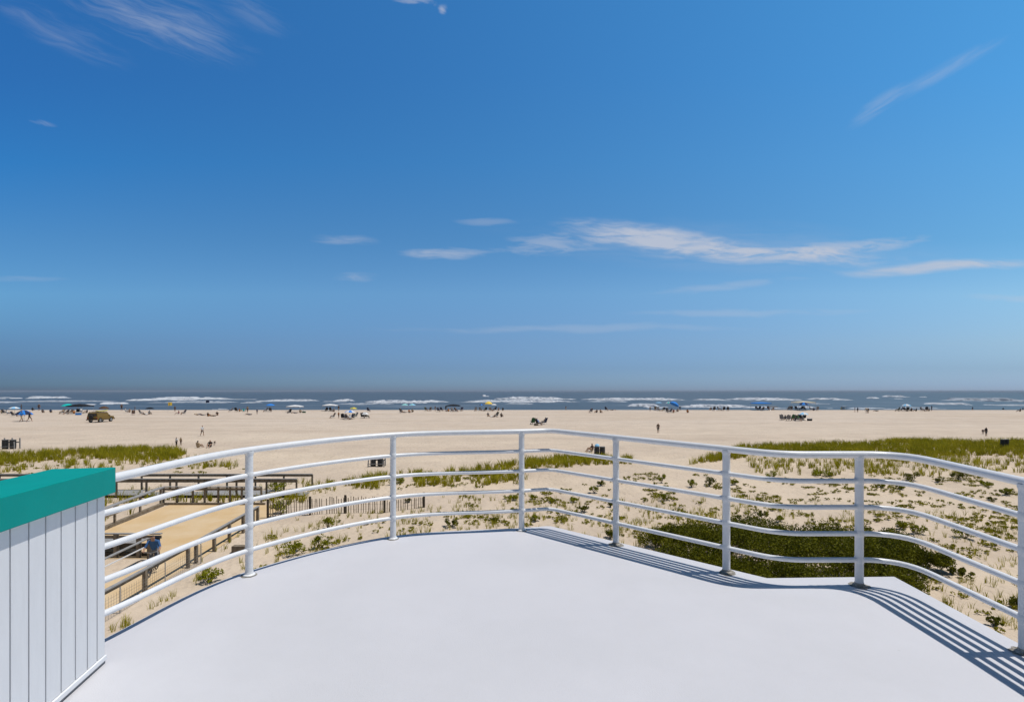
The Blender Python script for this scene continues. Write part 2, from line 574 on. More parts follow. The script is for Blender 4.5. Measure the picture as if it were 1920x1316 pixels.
xs = axis(-420, 420, -36, 52, .42, 1.09)
ys = axis(-60, 300, 17, 66, .36, 1.06)
gb = MB()
gb.v = [(x, y, ground_z(x, y)) for y in ys for x in xs]
nx = len(xs)
gb.f = [(j * nx + i, j * nx + i + 1, (j + 1) * nx + i + 1, (j + 1) * nx + i) for j in range(len(ys) - 1) for i in range(nx - 1)]
gb.m = [0] * len(gb.f)
tag(gb.build('sand_beach', M_sand, smooth=True), kind='structure')

def ray(px, py):
    return ((px - 960) / FPX, (HOR - py) / FPX)
def place(px, py):
    """where the line of sight through a photo pixel meets the ground"""
    u, v = ray(px, py)
    y = 12.0
    while y < 230:
        if EYE + v * y <= ground_z(u * y, y):
            break
        y += .25 if y < 70 else .6
    return Vector((u * y, y, ground_z(u * y, y)))
def pix(x, y, z):
    return (960 + FPX * x / y, HOR - FPX * (z - EYE) / y)
def ppm(p):
    return FPX / p.y

# ------------------------------------------------------------------ sea
def sea():
    m = bpy.data.materials.new('sea_water')
    m.use_nodes = True
    nt = m.node_tree
    L = nt.links
    b = nt.nodes['Principled BSDF']
    b.inputs['Roughness'].default_value = .34
    b.inputs['Specular IOR Level'].default_value = .20
    tc = nt.nodes.new('ShaderNodeTexCoord')
    mp = nt.nodes.new('ShaderNodeMapping')
    mp.inputs['Scale'].default_value = (.02, .09, 1)
    L.new(tc.outputs['Object'], mp.inputs[0])
    n = nt.nodes.new('ShaderNodeTexNoise')
    n.inputs['Scale'].default_value = 1.0
    n.inputs['Detail'].default_value = 6
    L.new(mp.outputs[0], n.inputs['Vector'])
    rp = nt.nodes.new('ShaderNodeValToRGB')
    rp.color_ramp.elements[0].position = .35
    rp.color_ramp.elements[0].color = (.046, .050, .046, 1)
    rp.color_ramp.elements[1].position = .68
    rp.color_ramp.elements[1].color = (.080, .084, .078, 1)
    L.new(n.outputs[0], rp.inputs[0])
    mp3 = nt.nodes.new('ShaderNodeMapping')
    mp3.inputs['Scale'].default_value = (.012, .11, 1)
    L.new(tc.outputs['Object'], mp3.inputs[0])
    n3 = nt.nodes.new('ShaderNodeTexNoise')
    n3.inputs['Scale'].default_value = 1.0
    n3.inputs['Detail'].default_value = 9
    n3.inputs['Roughness'].default_value = .68
    L.new(mp3.outputs[0], n3.inputs['Vector'])
    r3 = nt.nodes.new('ShaderNodeValToRGB')
    r3.color_ramp.elements[0].position = .54
    r3.color_ramp.elements[1].position = .70
    L.new(n3.outputs[0], r3.inputs[0])
    sp = nt.nodes.new('ShaderNodeSeparateXYZ')
    L.new(tc.outputs['Object'], sp.inputs[0])
    fade = nt.nodes.new('ShaderNodeMapRange')
    fade.inputs[1].default_value = 900
    fade.inputs[2].default_value = 300
    fade.inputs[3].default_value = 0.0
    fade.inputs[4].default_value = .75
    L.new(sp.outputs[1], fade.inputs[0])
    mu = nt.nodes.new('ShaderNodeMath'); mu.operation = 'MULTIPLY'
    L.new(r3.outputs[0], mu.inputs[0]); L.new(fade.outputs[0], mu.inputs[1])
    mxf = nt.nodes.new('ShaderNodeMix'); mxf.data_type = 'RGBA'
    L.new(mu.outputs[0], mxf.inputs[0]); L.new(rp.outputs[0], mxf.inputs[6]); mxf.inputs[7].default_value = (.42, .45, .48, 1)
    L.new(mxf.outputs[2], b.inputs['Base Color'])
    mp2 = nt.nodes.new('ShaderNodeMapping')
    mp2.inputs['Scale'].default_value = (.05, .3, 1)
    L.new(tc.outputs['Object'], mp2.inputs[0])
    n2 = nt.nodes.new('ShaderNodeTexNoise')
    n2.inputs['Scale'].default_value = 1.0
    n2.inputs['Detail'].default_value = 5
    L.new(mp2.outputs[0], n2.inputs['Vector'])
    bp = nt.nodes.new('ShaderNodeBump')
    bp.inputs['Strength'].default_value = .35
    bp.inputs['Distance'].default_value = 1.0
    L.new(n2.outputs[0], bp.inputs['Height'])
    L.new(bp.outputs[0], b.inputs['Normal'])
    s = MB()
    sx = [-26000, -6000, -1500, -500, 0, 500, 1500, 6000, 26000]
    sy = [196, 260, 500, 1200, 4000, 12000, 26000]
    s.v = [(x, y, .2) for y in sy for x in sx]
    s.f = [(j * 9 + i, j * 9 + i + 1, (j + 1) * 9 + i + 1, (j + 1) * 9 + i) for j in range(len(sy) - 1) for i in range(8)]
    s.m = [0] * len(s.f)
    tag(s.build('sea', m), kind='structure')
sea()

M_foam = material('sea_foam', (0.30, 0.34, 0.40), .8, col2=(0.66, 0.68, 0.72), scale=.10, bump=.2, bscale=.6, spec=.2, detail=8)
M_foam2 = material('thin_foam', (0.24, 0.28, 0.33), .7, col2=(0.42, 0.46, 0.52), scale=.10, spec=.25, detail=8)

def breaker(x0, x1, ytop, ybot, mat, seed):
    """a line of broken surf on the water: a low swell with ragged white strands tumbling down its face"""
    d = (EYE - .2) * FPX / (ybot - HOR)
    h = (ybot - ytop) / FPX * d
    b = MB()
    def strand(xa, xb, dy, hh, sd_, z0):
        X0, X1 = (xa - 960) / FPX * d, (xb - 960) / FPX * d
        n = max(12, int((xb - xa) / 1.3))
        rows = 6
        q0 = len(b.v)
        for i in range(n + 1):
            t = i / n
            u = t * (xb - xa)
            e = min(1, t / .2, (1 - t) / .2) ** .8
            rag = .72 + .38 * mnoise.noise((u / 26, sd_, 0)) + .30 * mnoise.noise((u / 6, sd_, 3)) + .22 * mnoise.noise((u / 2.2, sd_, 5))
            e = max(.02, e * min(1.1, max(.04, rag + .2)))
            yy = d + dy + h * 5 * mnoise.noise((u / 45, sd_, 7)) + h * 2.0 * mnoise.noise((u / 9, sd_, 8))
            for r in range(rows):
                a = math.pi * r / (rows - 1)
                b.v.append((X0 + (X1 - X0) * t, yy - math.cos(a) * hh * (1.2 + 2.5 * e), z0 + math.sin(a) * hh * e))
        for i in range(n):
            for r in range(rows - 1):
                q = q0 + i * rows + r
                b.f.append((q, q + rows, q + rows + 1, q + 1))
                b.m.append(0)
    strand(x0, x1, h * 3, h * .68, seed, .14)
    w = x1 - x0
    rg = random.Random(seed * 91 + 3)
    for k in range(3 + int(w / 40)):
        a = x0 + rg.uniform(-.1, .8) * w
        strand(a, a + rg.uniform(.12, .38) * w + 8, -h * rg.uniform(1, 14), h * rg.uniform(.18, .38), seed + k * 3.3, .13)
    tag(b.build('wave', mat, smooth=True), kind='structure')

for k, (x0, x1, a, c, kind) in enumerate([
        (48, 116, 741, 746.5, 1), (25, 215, 749.5, 752.5, 0), (185, 224, 752.5, 757.5, 1), (258, 412, 741.5, 749, 1), (300, 442, 750.5, 754.5, 0),
        (488, 597, 747, 751.5, 1), (619, 657, 746.5, 752, 1), (675, 840, 748, 754, 1), (628, 742, 754.5, 757.5, 0), (902, 911, 739, 743, 1),
        (869, 1074, 748, 753, 1), (935, 1060, 741.5, 748, 1), (945, 1002, 754, 757, 0), (1092, 1286, 744, 749.5, 1), (1182, 1240, 755, 762, 1),
        (1306, 1362, 746.5, 750, 1), (1272, 1412, 756.5, 762, 1), (1366, 1502, 743.5, 749, 1), (1518, 1592, 744.5, 749, 1), (1488, 1528, 752, 756, 0),
        (1628, 1652, 743.5, 747, 1), (1668, 1702, 740, 744, 1), (1773, 1935, 743.5, 751, 0), (1750, 1828, 754, 758, 1), (1396, 1462, 760.5, 764.5, 1),
        (1495, 1530, 760.5, 764, 1), (1590, 1668, 763, 766, 1), (1690, 1760, 762, 765, 0), (1100, 1180, 750, 753, 0), (450, 486, 752, 755, 0),
        (-60, 30, 751, 755, 0), (1860, 1990, 757, 760, 0), (-10, 20, 743, 746, 0), (405, 425, 765, 767, 1), (410, 480, 747, 749, 0)]):
    breaker(x0, x1, a, c, M_foam if kind else M_foam2, k * 1.37)

# ------------------------------------------------------------------ roof deck, railing, half wall
DZ = EYE - 1.6
def catmull(pts, n=10):
    P = [Vector(p) for p in pts]
    P = [P[0] * 2 - P[1]] + P + [P[-1] * 2 - P[-2]]
    out = []
    for i in range(1, len(P) - 2):
        for k in range(n):
            t = k / n
            a, b, c, d = P[i - 1], P[i], P[i + 1], P[i + 2]
            out.append(.5 * ((2 * b) + (c - a) * t + (2 * a - 5 * b + 4 * c - d) * t * t + (3 * b - a - 3 * c + d) * t ** 3))
    out.append(P[-2])
    return out
def rounded(a, c, b, r, n=8):
    """points rounding the corner c between a and b"""
    a, b, c = Vector(a), Vector(b), Vector(c)
    p, q = c + (a - c).normalized() * r, c + (b - c).normalized() * r
    return [(1 - t) ** 2 * p + 2 * t * (1 - t) * c + t * t * q for t in [i / n for i in range(n + 1)]]
ARC = catmull([(-2.74, 2.25), (-2.55, 3.19), (-2.286, 4.411), (-1.290, 5.501), (.110, 5.830)], 10)
cA, cB, cC, cE = (.45, 5.925), (2.205, 4.160), (3.205, 4.165), (3.03, 1.9)
path = ARC + rounded((.11, 5.83), cA, cB, .10, 4) + rounded(cA, cB, cC, .20, 6) + rounded(cB, cC, cE, .34, 8) + [Vector((3.133, 3.096)), Vector((3.06, 2.35)), Vector(cE), Vector((2.98, 0.4)), Vector((2.9, -2.5))]
def rail_h(y):
    return 1.043 + (max(0.4, min(y, 6)) - 3.1) * .0335
rail_root = tag(empty('railing', (.11, 5.83, DZ)), 'white painted pipe railing with posts and four lower rails along the deck edge', 'railing')
off = Vector((-.11, -5.83, 0))
def railpts(f):
    return [(p.x, p.y, rail_h(p.y) * f - .0) for p in path]
def lift(o):
    o.location = (off.x, off.y, 0)
t = MB(); t.tube(railpts(1.0), .029, 14); lift(t.build('top_rail', M_white, rail_root, True))
for k in range(1, 5):
    t = MB(); t.tube(railpts(k / 5), .0205, 12); lift(t.build('lower_rail', M_white, rail_root, True))
POSTS = [(-2.286, 4.411), (-1.290, 5.501), (.110, 5.830), (1.083, 5.283), (1.891, 4.475), (2.853, 4.168), (3.133, 3.096), (3.0, .9)]
for i, (x, y) in enumerate(POSTS):
    t = MB(); t.tube([(x, y, 0.012), (x, y, rail_h(y) - .01)], .032, 16)
    for k in range(1, 5):
        zz = rail_h(y) * k / 5
        t.lathe([(.0315, zz - .030), (.0345, zz - .024), (.0345, zz + .024), (.0315, zz + .030)], 16, 0, (x, y, 0))
    t.lathe([(.031, rail_h(y) - .05), (.038, rail_h(y) - .028), (.036, rail_h(y) - .01)], 16, 0, (x, y, 0))
    # small weld collars where the rails meet the post
    po = t.build('post', M_post, rail_root, True); lift(po)
    t = MB(); t.lathe([(.050, 0.0), (.050, .007), (.044, .012), (.036, .016), (.034, .030)], 18, 0, (x, y, .001))
    fl = t.build('base_plate', M_rust if i > 2 else M_white, po, True)
    # grime left on the deck round the base
    g = MB()
    ring = []
    for k in range(26):
        a = 2 * math.pi * k / 26
        r = .060 + .030 * (mnoise.noise((math.cos(a) * 2 + i, math.sin(a) * 2, i * 3.1)) + .5) * (1.0 if i > 2 else .35)
        ring.append((x + r * math.cos(a), y + r * math.sin(a), .003))
    g.add(ring, [tuple(range(26))])
    gs = g.build('stain', M_grime, po)

def edge_off(p, q, d):
    t = (q - p).normalized()
    return Vector((-t.y, t.x)) * d
def offset_path(P, d):
    out = []
    for i, p in enumerate(P):
        a, b = P[max(i - 1, 0)], P[min(i + 1, len(P) - 1)]
        out.append(p + edge_off(a, b, d))
    return out
arc_out = offset_path(catmull([(-2.74, 2.25), (-2.55, 3.19), (-2.286, 4.411), (-1.290, 5.501), (.110, 5.830), (.43, 5.915)], 12), .115)
edge = [Vector((-2.95, -3.5)), Vector((-2.95, 1.2))] + arc_out + [Vector((.462, 6.025)), Vector((2.19, 4.352)), Vector((3.308, 4.385)), Vector((3.225, 3.2)), Vector((3.0, -3.5))]
d = MB()
n = len(edge)
# top sheet with a slightly eased arris, outer face, soffit
inner = []
cx = sum(p.x for p in edge) / n; cy = sum(p.y for p in edge) / n
for p in edge:
    inner.append(p + (Vector((0, 2.0)) - p).normalized() * .012)
d.v = [(p.x, p.y, DZ) for p in inner] + [(p.x, p.y, DZ - .010) for p in edge] + [(p.x, p.y, DZ - .34) for p in edge]
d.f = [tuple(range(n))[::-1]] + [(i, (i + 1) % n, n + (i + 1) % n, n + i) for i in range(n)] + [(n + i, n + (i + 1) % n, 2 * n + (i + 1) % n, 2 * n + i) for i in range(n)] + [tuple(range(2 * n, 3 * n))]
d.m = [0] * len(d.f)
do = d.build('deck', M_deck)
bm = bmesh.new(); bm.from_mesh(do.data); bmesh.ops.recalc_face_normals(bm, faces=bm.faces[:]); bm.to_mesh(do.data); bm.free()
tag(do, kind='structure')
bw = MB()
wl = [Vector((p.x * .93, p.y - .35)) for p in edge]
bw.v = [(p.x, p.y, -0.4) for p in wl] + [(p.x, p.y, DZ - .335) for p in wl]
bw.f = [(i, (i + 1) % n, n + (i + 1) % n, n + i) for i in range(n)]
bw.m = [0] * len(bw.f)
tag(bw.build('building', M_panel), 'white building carrying the roof deck, below the deck edge', 'building')

def half_wall():
    ang = R(12)
    root = tag(empty('half_wall', (-2.415, 2.98, DZ), ang), 'white grooved plank half wall with teal cap at the left of the deck', 'wall')
    # local frame: +x into the deck, -y towards the viewer; face at x=0
    Lw, H, T = 5.2, 1.0, .22
    p = MB()
    widths = [.075, .092, .105] + [.115] * 42
    y = 0.0
    for w in widths:
        if y - w < -Lw:
            break
        p.box(0.0, .020, y - w + .0045, y - (.0 if y == 0 else .0045), .052, H)
        y -= w
    p.box(-T, .004, -Lw, -.001, .002, H - .001)
    p.build('panel', M_panel, root, bevel=.002)
    g = MB(); g.box(.0035, .0115, -Lw + .01, -.012, .055, H - .004)
    g.build('groove', M_groove, root)
    b = MB(); b.box(-.012, .030, -Lw, .004, .022, .050); b.build('baseboard', M_white, root, bevel=.003)
    b = MB(); b.box(-.03, .022, -Lw, 0, .003, .021); b.build('gap_shadow_strip', M_groove, root)  # dark strip painted in as the shadow line under the baseboard
    c = MB(); c.box(-T - .05, .055, -Lw, .045, H - .005, H + .145); c.build('cap', M_teal, root, bevel=.004)
half_wall()

# ------------------------------------------------------------------ boardwalks by the ramp, sand fence
def rail_line(root, a, b, ht, posts, top=(.15, .045), low=None, post=.1, topmat=None, board=None, boardmat=None, zfun=None):
    a, b = Vector(a), Vector(b)
    zf = zfun or (lambda p: ground_z(p.x, p.y))
    def at(t, h):
        p = a + (b - a) * t
        return Vector((p.x, p.y, zf(p) + h))
    m = MB(); seg = 8
    for i in range(seg):
        m.beam(at(i / seg, ht), at((i + 1) / seg, ht), top[0], top[1])
    m.build('handrail', topmat or M_woodtop, root)
    if board:
        m = MB()
        for i in range(seg):
            m.beam(at(i / seg, board[0]), at((i + 1) / seg, board[0]), .045, board[1])
        m.build('side_board', boardmat or M_wood, root)
    if low:
        m = MB()
        for i in range(seg):
            m.beam(at(i / seg, low[0]), at((i + 1) / seg, low[0]), low[1], low[2])
        m.build('lower_rail', M_wood, root)
    for tt in posts:
        m = MB(); p = at(tt, 0)
        m.box(p.x - post / 2, p.x + post / 2, p.y - post / 2, p.y + post / 2, p.z - .3, p.z + ht - top[1] / 2 - .003)
        m.build('post', M_wood, root)

# packed sand court and ramp
cs = MB()
gx = np.linspace(-23.0, -14.95, 40); gy = np.linspace(12, 34.0, 70)
for yv in gy:
    for xv in gx:
        cs.v.append((xv, yv, ground_z(xv, yv) + .015))
for j in range(69):
    for i in range(39):
        xm, ym = gx[i], gy[j]
        if ym < 24.4 and xm < -17.4:
            continue
        cs.f.append((j * 40 + i, j * 40 + i + 1, (j + 1) * 40 + i + 1, (j + 1) * 40 + i)); cs.m.append(0)
tag(cs.build('sand_path', M_path, smooth=True), kind='structure')

O = lambda: (0, 0, 0)
r = tag(empty('boardwalk'), 'long raised wooden boardwalk with double railings leading left along the dune', 'boardwalk')
flr = lambda p: 1.02
m = MB()
for i in range(118):
    x = -62 + i * .4
    m.box(x, x + .39, 36.02, 37.98, 1.06, 1.10)
m.build('planking', M_woodtop, r)
m = MB(); m.box(-62, -15.2, 35.94, 36.01, .88, 1.12); m.box(-62, -15.2, 37.99, 38.06, .88, 1.12); m.build('stringer', M_wooddk, r)
rail_line(r, (-62, 35.9, 0), (-15.25, 35.9, 0), 1.26, [i / 22 for i in range(23)], top=(.16, .05), board=(1.12, .2), boardmat=M_wood, zfun=flr)
rail_line(r, (-62, 38.1, 0), (-15.0, 38.1, 0), 1.24, [i / 22 for i in range(23)], top=(.16, .05), board=(1.14, .14), zfun=flr)

r = tag(empty('court_railing'), 'wooden railing with heavy base beam along the back of the sand court', 'railing')
flat = lambda p: .85
rail_line(r, (-23.5, 34.2, 0), (-16.9, 34.2, 0), 1.2, [0, .14, .3, .42, .56, .68, .8, 1.0], top=(.15, .05), board=(1.04, .16), zfun=flat)
m = MB(); m.box(-23.6, -16.6, 34.0, 34.16, .72, 1.0); m.build('base_beam', M_wood, r)
r = tag(empty('side_railing'), 'gray topped wooden railing along the far left side of the sand court', 'railing')
rail_line(r, (-22.75, 25.0, 0), (-23.3, 33.8, 0), 1.25, [0, .25, .5, .75, .98], top=(.30, .06), board=(.75, .12))
m = MB(); m.beam((-22.9, 25, ground_z(-22.9, 25) + .1), (-23.3, 33.8, ground_z(-23.3, 33.8) + .1), .22, .26); m.build('kerb_board', M_wood, r)

r = tag(empty('ramp_railing'), 'wooden handrail with gray flat top sloping along the right side of the ramp', 'railing')
rail_line(r, (-14.75, 12.5, 0), (-14.95, 29.9, 0), 1.02, [.08, .3, .46, .62, .655, .74, .82, .9, .965, .995], top=(.15, .045), low=(.92, .04, .1), post=.13)
r2 = tag(empty('wire_fence'), 'low gray wire mesh fence beneath the handrail on the right of the ramp', 'fence')
m = MB()
for k in range(88):
    yv = 13 + k * .125
    z = ground_z(-14.6, yv)
    m.beam((-14.62, yv, z - .02), (-14.62, yv, z + .85), .006, .006)
for h in np.arange(.02, .86, .12):
    for k in range(11):
        ya, yb = 13 + k, 14 + k
        m.beam((-14.62, ya, ground_z(-14.6, ya) + h), (-14.62, yb, ground_z(-14.6, yb) + h), .006, .006)
m.build('wire_mesh', M_wire, r2)
for k in range(5):
    m = MB(); yv = 14 + k * 2.45; z = ground_z(-14.6, yv)
    m.tube([(-14.6, yv, z - .2), (-14.6, yv, z + .98)], .022, 8); m.build('post', M_steel, r2)

r = tag(empty('ramp_railing'), 'wooden handrail with thin pale lower rail on the left side of the ramp', 'railing')
rail_line(r, (-17.0, 12.5, 0), (-17.35, 24.2, 0), 1.08, [.3, .6], top=(.14, .045), post=.06)
m = MB(); m.beam((-16.93, 12.5, .82), (-17.26, 24.2, ground_z(-17, 24) + .78), .04, .045); m.build('lower_rail', M_white, r)
for px_, py_ in ((-17.3, 24.25), (-17.08, 24.0)):
    m = MB(); z = ground_z(px_, py_); m.box(px_ - .1, px_ + .1, py_ - .08, py_ + .08, z - .3, z + 1.06); m.build('corner_post', M_wood, r)
r = tag(empty('platform_railing'), 'dark timber platform railing running left from the top of the ramp', 'railing')
rail_line(r, (-28, 24.6, 0), (-17.0, 24.6, 0), 1.16, [.1, .28, .46, .64, .8, .9], top=(.15, .05), board=(1.0, .14), post=.16)
for h, hh, nm in ((.52, .26, 'side_beam'), (.10, .24, 'base_beam')):
    m = MB(); z = ground_z(-20, 24.6); m.box(-28, -17.2, 24.70, 24.78, z + h - hh / 2, z + h + hh / 2); m.build(nm, M_wooddk, r)
m = MB(); z = ground_z(-20, 24.6)
for i in range(35):
    m.box(-28 + i * .27, -28 + i * .27 + .26, 24.8, 26.2, z + .58, z + .62)
m.build('planking', M_woodtop, r)

def sand_fence():
    r = tag(empty('sand_fence'), 'slatted wooden sand fence crossing the dune behind small green shrubs', 'fence')
    pts = [Vector((-15.0, 31.0)), Vector((-12.2, 31.6)), Vector((-7.9, 32.3)), Vector((-5.8, 33.4))]
    s = MB()
    segs = [(p, q) for p, q in zip(pts, pts[1:])]
    for (p, q) in segs:
        ln = (q - p).length
        k = int(ln / .145)
        for i in range(k):
            if random.random() < .07: continue
            c = p + (q - p) * ((i + .5 + random.uniform(-.15, .15)) / k)
            z = ground_z(c.x, c.y)
            hh = random.uniform(.92, 1.08) * (1 if c.x < -8 else .72)
            lean = random.uniform(-.05, .05)
            w = random.choice((.036, .042, .05))
            s.beam((c.x, c.y, z - .1), (c.x + lean, c.y, z + hh), w, .012, 0, (0, 1, 0))
    s.build('slats', M_slat, r)
    w = MB()
    for h in (.25, .55, .85):
        for p, q in segs:
            w.beam((p.x, p.y + .01, ground_z(p.x, p.y) + h), (q.x, q.y + .01, ground_z(q.x, q.y) + h), .008, .008)
    w.build('wire', M_wire, r)
    for px in (503, 582, 648, 720, 795):
        X = (px - 960) / FPX
        for p, q in segs:
            best = None
            for i in range(41):
                c = p + (q - p) * i / 40
                e = abs(c.x / c.y - X)
                if best is None or e < best[0]: best = (e, c)
            if best[0] < .006: break
        c = best[1]
        z = ground_z(c.x, c.y)
        m = MB(); m.tube([(c.x, c.y, z - .2), (c.x, c.y, z + 1.15 * (1 if px < 700 else .85))], .075, 8)
        m.build('post', M_wooddk, r)
sand_fence()
b = place(450, 1037)
m = MB(); m.box(-.35, .35, -.15, .15, -.1, .35); bo = m.build('timber_block', M_wood, bevel=.01); bo.location = b
tag(bo, 'short brown timber block half buried in sand by the railing post', 'timber')

# ------------------------------------------------------------------ vegetation
def blades(tufts, nb, hmin, hmax, width, spread):
    """curved grass blades as two quads each; tufts is an (N,3) array of root points"""
    N = len(tufts)
    root = np.repeat(tufts, nb, axis=0)
    n = len(root)
    a = rng.uniform(0, 2 * np.pi, n)
    rr = rng.uniform(0, spread, n)
    root = root + np.stack([np.cos(a) * rr, np.sin(a) * rr, np.full(n, -.03)], 1)
    h = rng.uniform(hmin, hmax, n) * np.repeat(rng.uniform(.7, 1.15, N), nb)
    lean = rng.uniform(.05, .55, n) * h
    la = a + rng.uniform(-.9, .9, n) + .3
    dirv = np.stack([np.cos(la), np.sin(la), np.zeros(n)], 1)
    wa = rng.uniform(0, np.pi, n)
    side = np.stack([np.cos(wa), np.sin(wa) * .6, np.zeros(n)], 1) * (width * rng.uniform(.6, 1.3, n))[:, None]
    p0 = root
    p1 = root + dirv * (lean * .3)[:, None] + np.array([0, 0, 1]) * (h * .6)[:, None]
    p2 = root + dirv * lean[:, None] + np.array([0, 0, 1]) * h[:, None]
    q1 = np.stack([p0 - side, p0 + side, p1 + side * .8, p1 - side * .8], 1)
    q2 = np.stack([p1 - side * .8, p1 + side * .8, p2 + side * .15, p2 - side * .15], 1)
    return np.concatenate([q1, q2], 0).reshape(-1, 3)

def inpoly(px, py, poly):
    c = False
    j = len(poly) - 1
    for i in range(len(poly)):
        xi, yi = poly[i]; xj, yj = poly[j]
        if (yi > py) != (yj > py) and px < (xj - xi) * (py - yi) / (yj - yi) + xi:
            c = not c
        j = i
    return c

def scatter(poly, dens, xr, yr, clump=0.0, cs=.35, seed=0, thr=0.0):
    """points on the ground with the given density per square metre inside an outlined patch of dune"""
    out = []
    n = int((xr[1] - xr[0]) * (yr[1] - yr[0]) * dens)
    for _ in range(n):
        x, y = random.uniform(*xr), random.uniform(*yr)
        if abs(x) > y * 1.35 + 3: continue
        z = ground_z(x, y)
        if not inpoly(*pix(x, y, z), poly): continue
        if clump:
            q = mnoise.noise((x * cs, y * cs, seed)) + .4 * mnoise.noise((x * cs * 3, y * cs * 3, seed + 5))
            if q < thr + random.uniform(-clump, clump): continue
        out.append((x, y, z))
    return out

G_dense_r = [(1285, 872), (1330, 858), (1392, 838), (1480, 836), (1640, 831), (1700, 829), (2500, 830), (2500, 856), (1840, 854), (1700, 858), (1600, 857), (1490, 850), (1400, 858), (1340, 866)]
G_mid_r = [(1400, 862), (1480, 854), (1600, 858), (2500, 852), (2500, 905), (1800, 893), (1640, 893), (1480, 893), (1400, 885)]
G_dense_l = [(-700, 862), (0, 852), (110, 848), (240, 842), (330, 843), (350, 850), (330, 862), (250, 864), (150, 860), (60, 866), (0, 872), (-700, 890)]
G_mid_l = [(-500, 875), (0, 866), (150, 858), (335, 856), (450, 868), (440, 880), (300, 880), (0, 892), (-500, 905)]
G_mid_c = [(862, 888), (905, 878), (985, 866), (1050, 858), (1182, 862), (1185, 870), (1120, 872), (1060, 876), (1000, 882), (930, 890)]
G_row_c = [(560, 912), (640, 900), (760, 888), (880, 884), (985, 884), (985, 900), (900, 912), (760, 914), (640, 918), (560, 922)]
T = []
G_boards = [(200, 918), (300, 912), (470, 915), (580, 900), (640, 905), (640, 918), (560, 945), (300, 948), (200, 935)]
T += scatter(G_dense_r, 10, (15, 100), (44, 68), .25, .25, 1, -.35)
T += scatter(G_mid_r, 4.2, (15, 95), (38, 62), .40, .45, 2, -.05)
T += scatter(G_dense_l, 10, (-95, -28), (44, 66), .25, .25, 3, -.3)
T += scatter(G_mid_l, 3.6, (-90, -20), (40, 60), .3, .4, 4, .02)
T += scatter(G_mid_c, 9.0, (-8, 14), (40, 60), .3, .45, 5, -.2)
T += scatter(G_row_c, 8.0, (-22, 3), (36, 56), .3, .4, 6, -.1)
T += [(x, y, ground_z(x, y)) for x, y in ((random.uniform(-31, -23.6), random.uniform(26, 35)) for _ in range(90)) if mnoise.noise((x * .5, y * .5, 2)) > -.1]
T += [(x, y, ground_z(x, y)) for x, y in ((random.uniform(-34, -14), random.uniform(34.4, 35.7)) for _ in range(70))]
grass1 = blades(np.array(T), 13, .35, .78, .020, .17)
# sparse shorter tussocks nearer the building
G_near = [(1180, 940), (1420, 930), (1640, 960), (2100, 960), (2300, 1180), (1900, 1220), (1700, 1100), (1200, 1040), (1000, 1000), (850, 960), (820, 930), (990, 930)]
T2 = scatter(G_near, 5.0, (-6, 45), (17, 42), .35, .5, 8, .0)
G_near_l = [(440, 1075), (470, 1010), (560, 970), (720, 960), (860, 950), (980, 960), (980, 992), (740, 1010), (560, 1050)]
T2 += scatter(G_near_l, 4.5, (-15, 2), (19, 42), .3, .6, 9, .02)
T2 += scatter([(205, 1180), (330, 1110), (400, 1060), (380, 1085), (300, 1140), (215, 1200)], 8, (-15.2, -11), (14, 27))
T2 += scatter([(300, 1085), (380, 1045), (480, 985), (490, 990), (400, 1050), (340, 1090)], 3, (-14.9, -12), (20, 32))
T2 += scatter(G_boards, 3.0, (-30, -11), (33, 45), .3, .5, 14, .05)
T2 += scatter([(1090, 985), (1180, 955), (1420, 960), (1380, 1010), (1200, 1030)], 5, (2, 14), (23, 36), .3, .6, 10, -.1)
grass2 = blades(np.array(T2), 9, .18, .46, .011, .10)
go = quads_object('beach_grass', np.concatenate([grass1, grass2], 0), 4, M_grass)
tag(go, 'tufts of yellow green beach grass growing over the dunes', 'grass', kind='stuff')

def leaves(n, cfun, lw, ll):
    """n leaf quads; cfun gives centres (n,3) and outward directions (n,3)"""
    c, od = cfun(n)
    t = rng.normal(size=(n, 3)) + od * .8 + np.array([0, 0, .3])
    t /= np.linalg.norm(t, axis=1)[:, None]
    s = np.cross(t, rng.normal(size=(n, 3)))
    s /= np.linalg.norm(s, axis=1)[:, None]
    L_ = (ll * rng.uniform(.6, 1.3, n))[:, None]
    W_ = (lw * rng.uniform(.6, 1.3, n))[:, None]
    return np.stack([c - t * L_ * .5, c + s * W_ * .5, c + t * L_ * .5, c - s * W_ * .5], 1).reshape(-1, 3)

def clumped(w, h, d, nc, seed, flat=1.0):
    rg = np.random.default_rng(seed)
    ang = rg.uniform(0, 2 * np.pi, nc)
    rad = np.sqrt(rg.uniform(0, 1, nc)) * .8
    cc = np.stack([np.cos(ang) * rad * w / 2, np.sin(ang) * rad * d / 2, h * (.30 + .55 * rg.uniform(0, 1, nc) * (1 - rad * .6))], 1)
    cr = rg.uniform(.10, .24, nc) * (w + h) * .5
    def f(n):
        k = rng.integers(0, nc, n)
        v = rng.normal(size=(n, 3))
        v /= np.linalg.norm(v, axis=1)[:, None]
        q = rng.uniform(.35, 1.0, n)[:, None] ** .6
        c = cc[k] + v * q * cr[k][:, None] * np.array([1, 1, flat])
        c[:, 2] = np.maximum(c[:, 2], .01)
        return c, v
    return f, cc

def shrub(loc, w, h, label, cat='shrub', nl=260, mat=None, leaf=(.07, .11), nc=9, seed=0, name='dune_shrub', group=None, d=None):
    r = tag(empty(name, loc), label, cat, group)
    f, cc = clumped(w, h, d or w * .9, nc, seed)
    quads_object('foliage', leaves(nl, f, *leaf), 4, mat or M_shrub, r)
    s = MB()
    for c in cc[:7]:
        s.tube([(0, 0, -.05), (c[0] * .5, c[1] * .5, c[2] * .5), (c[0], c[1], c[2])], [.018, .012, .005], 5)
    s.build('stem', M_stem, r)
    return r

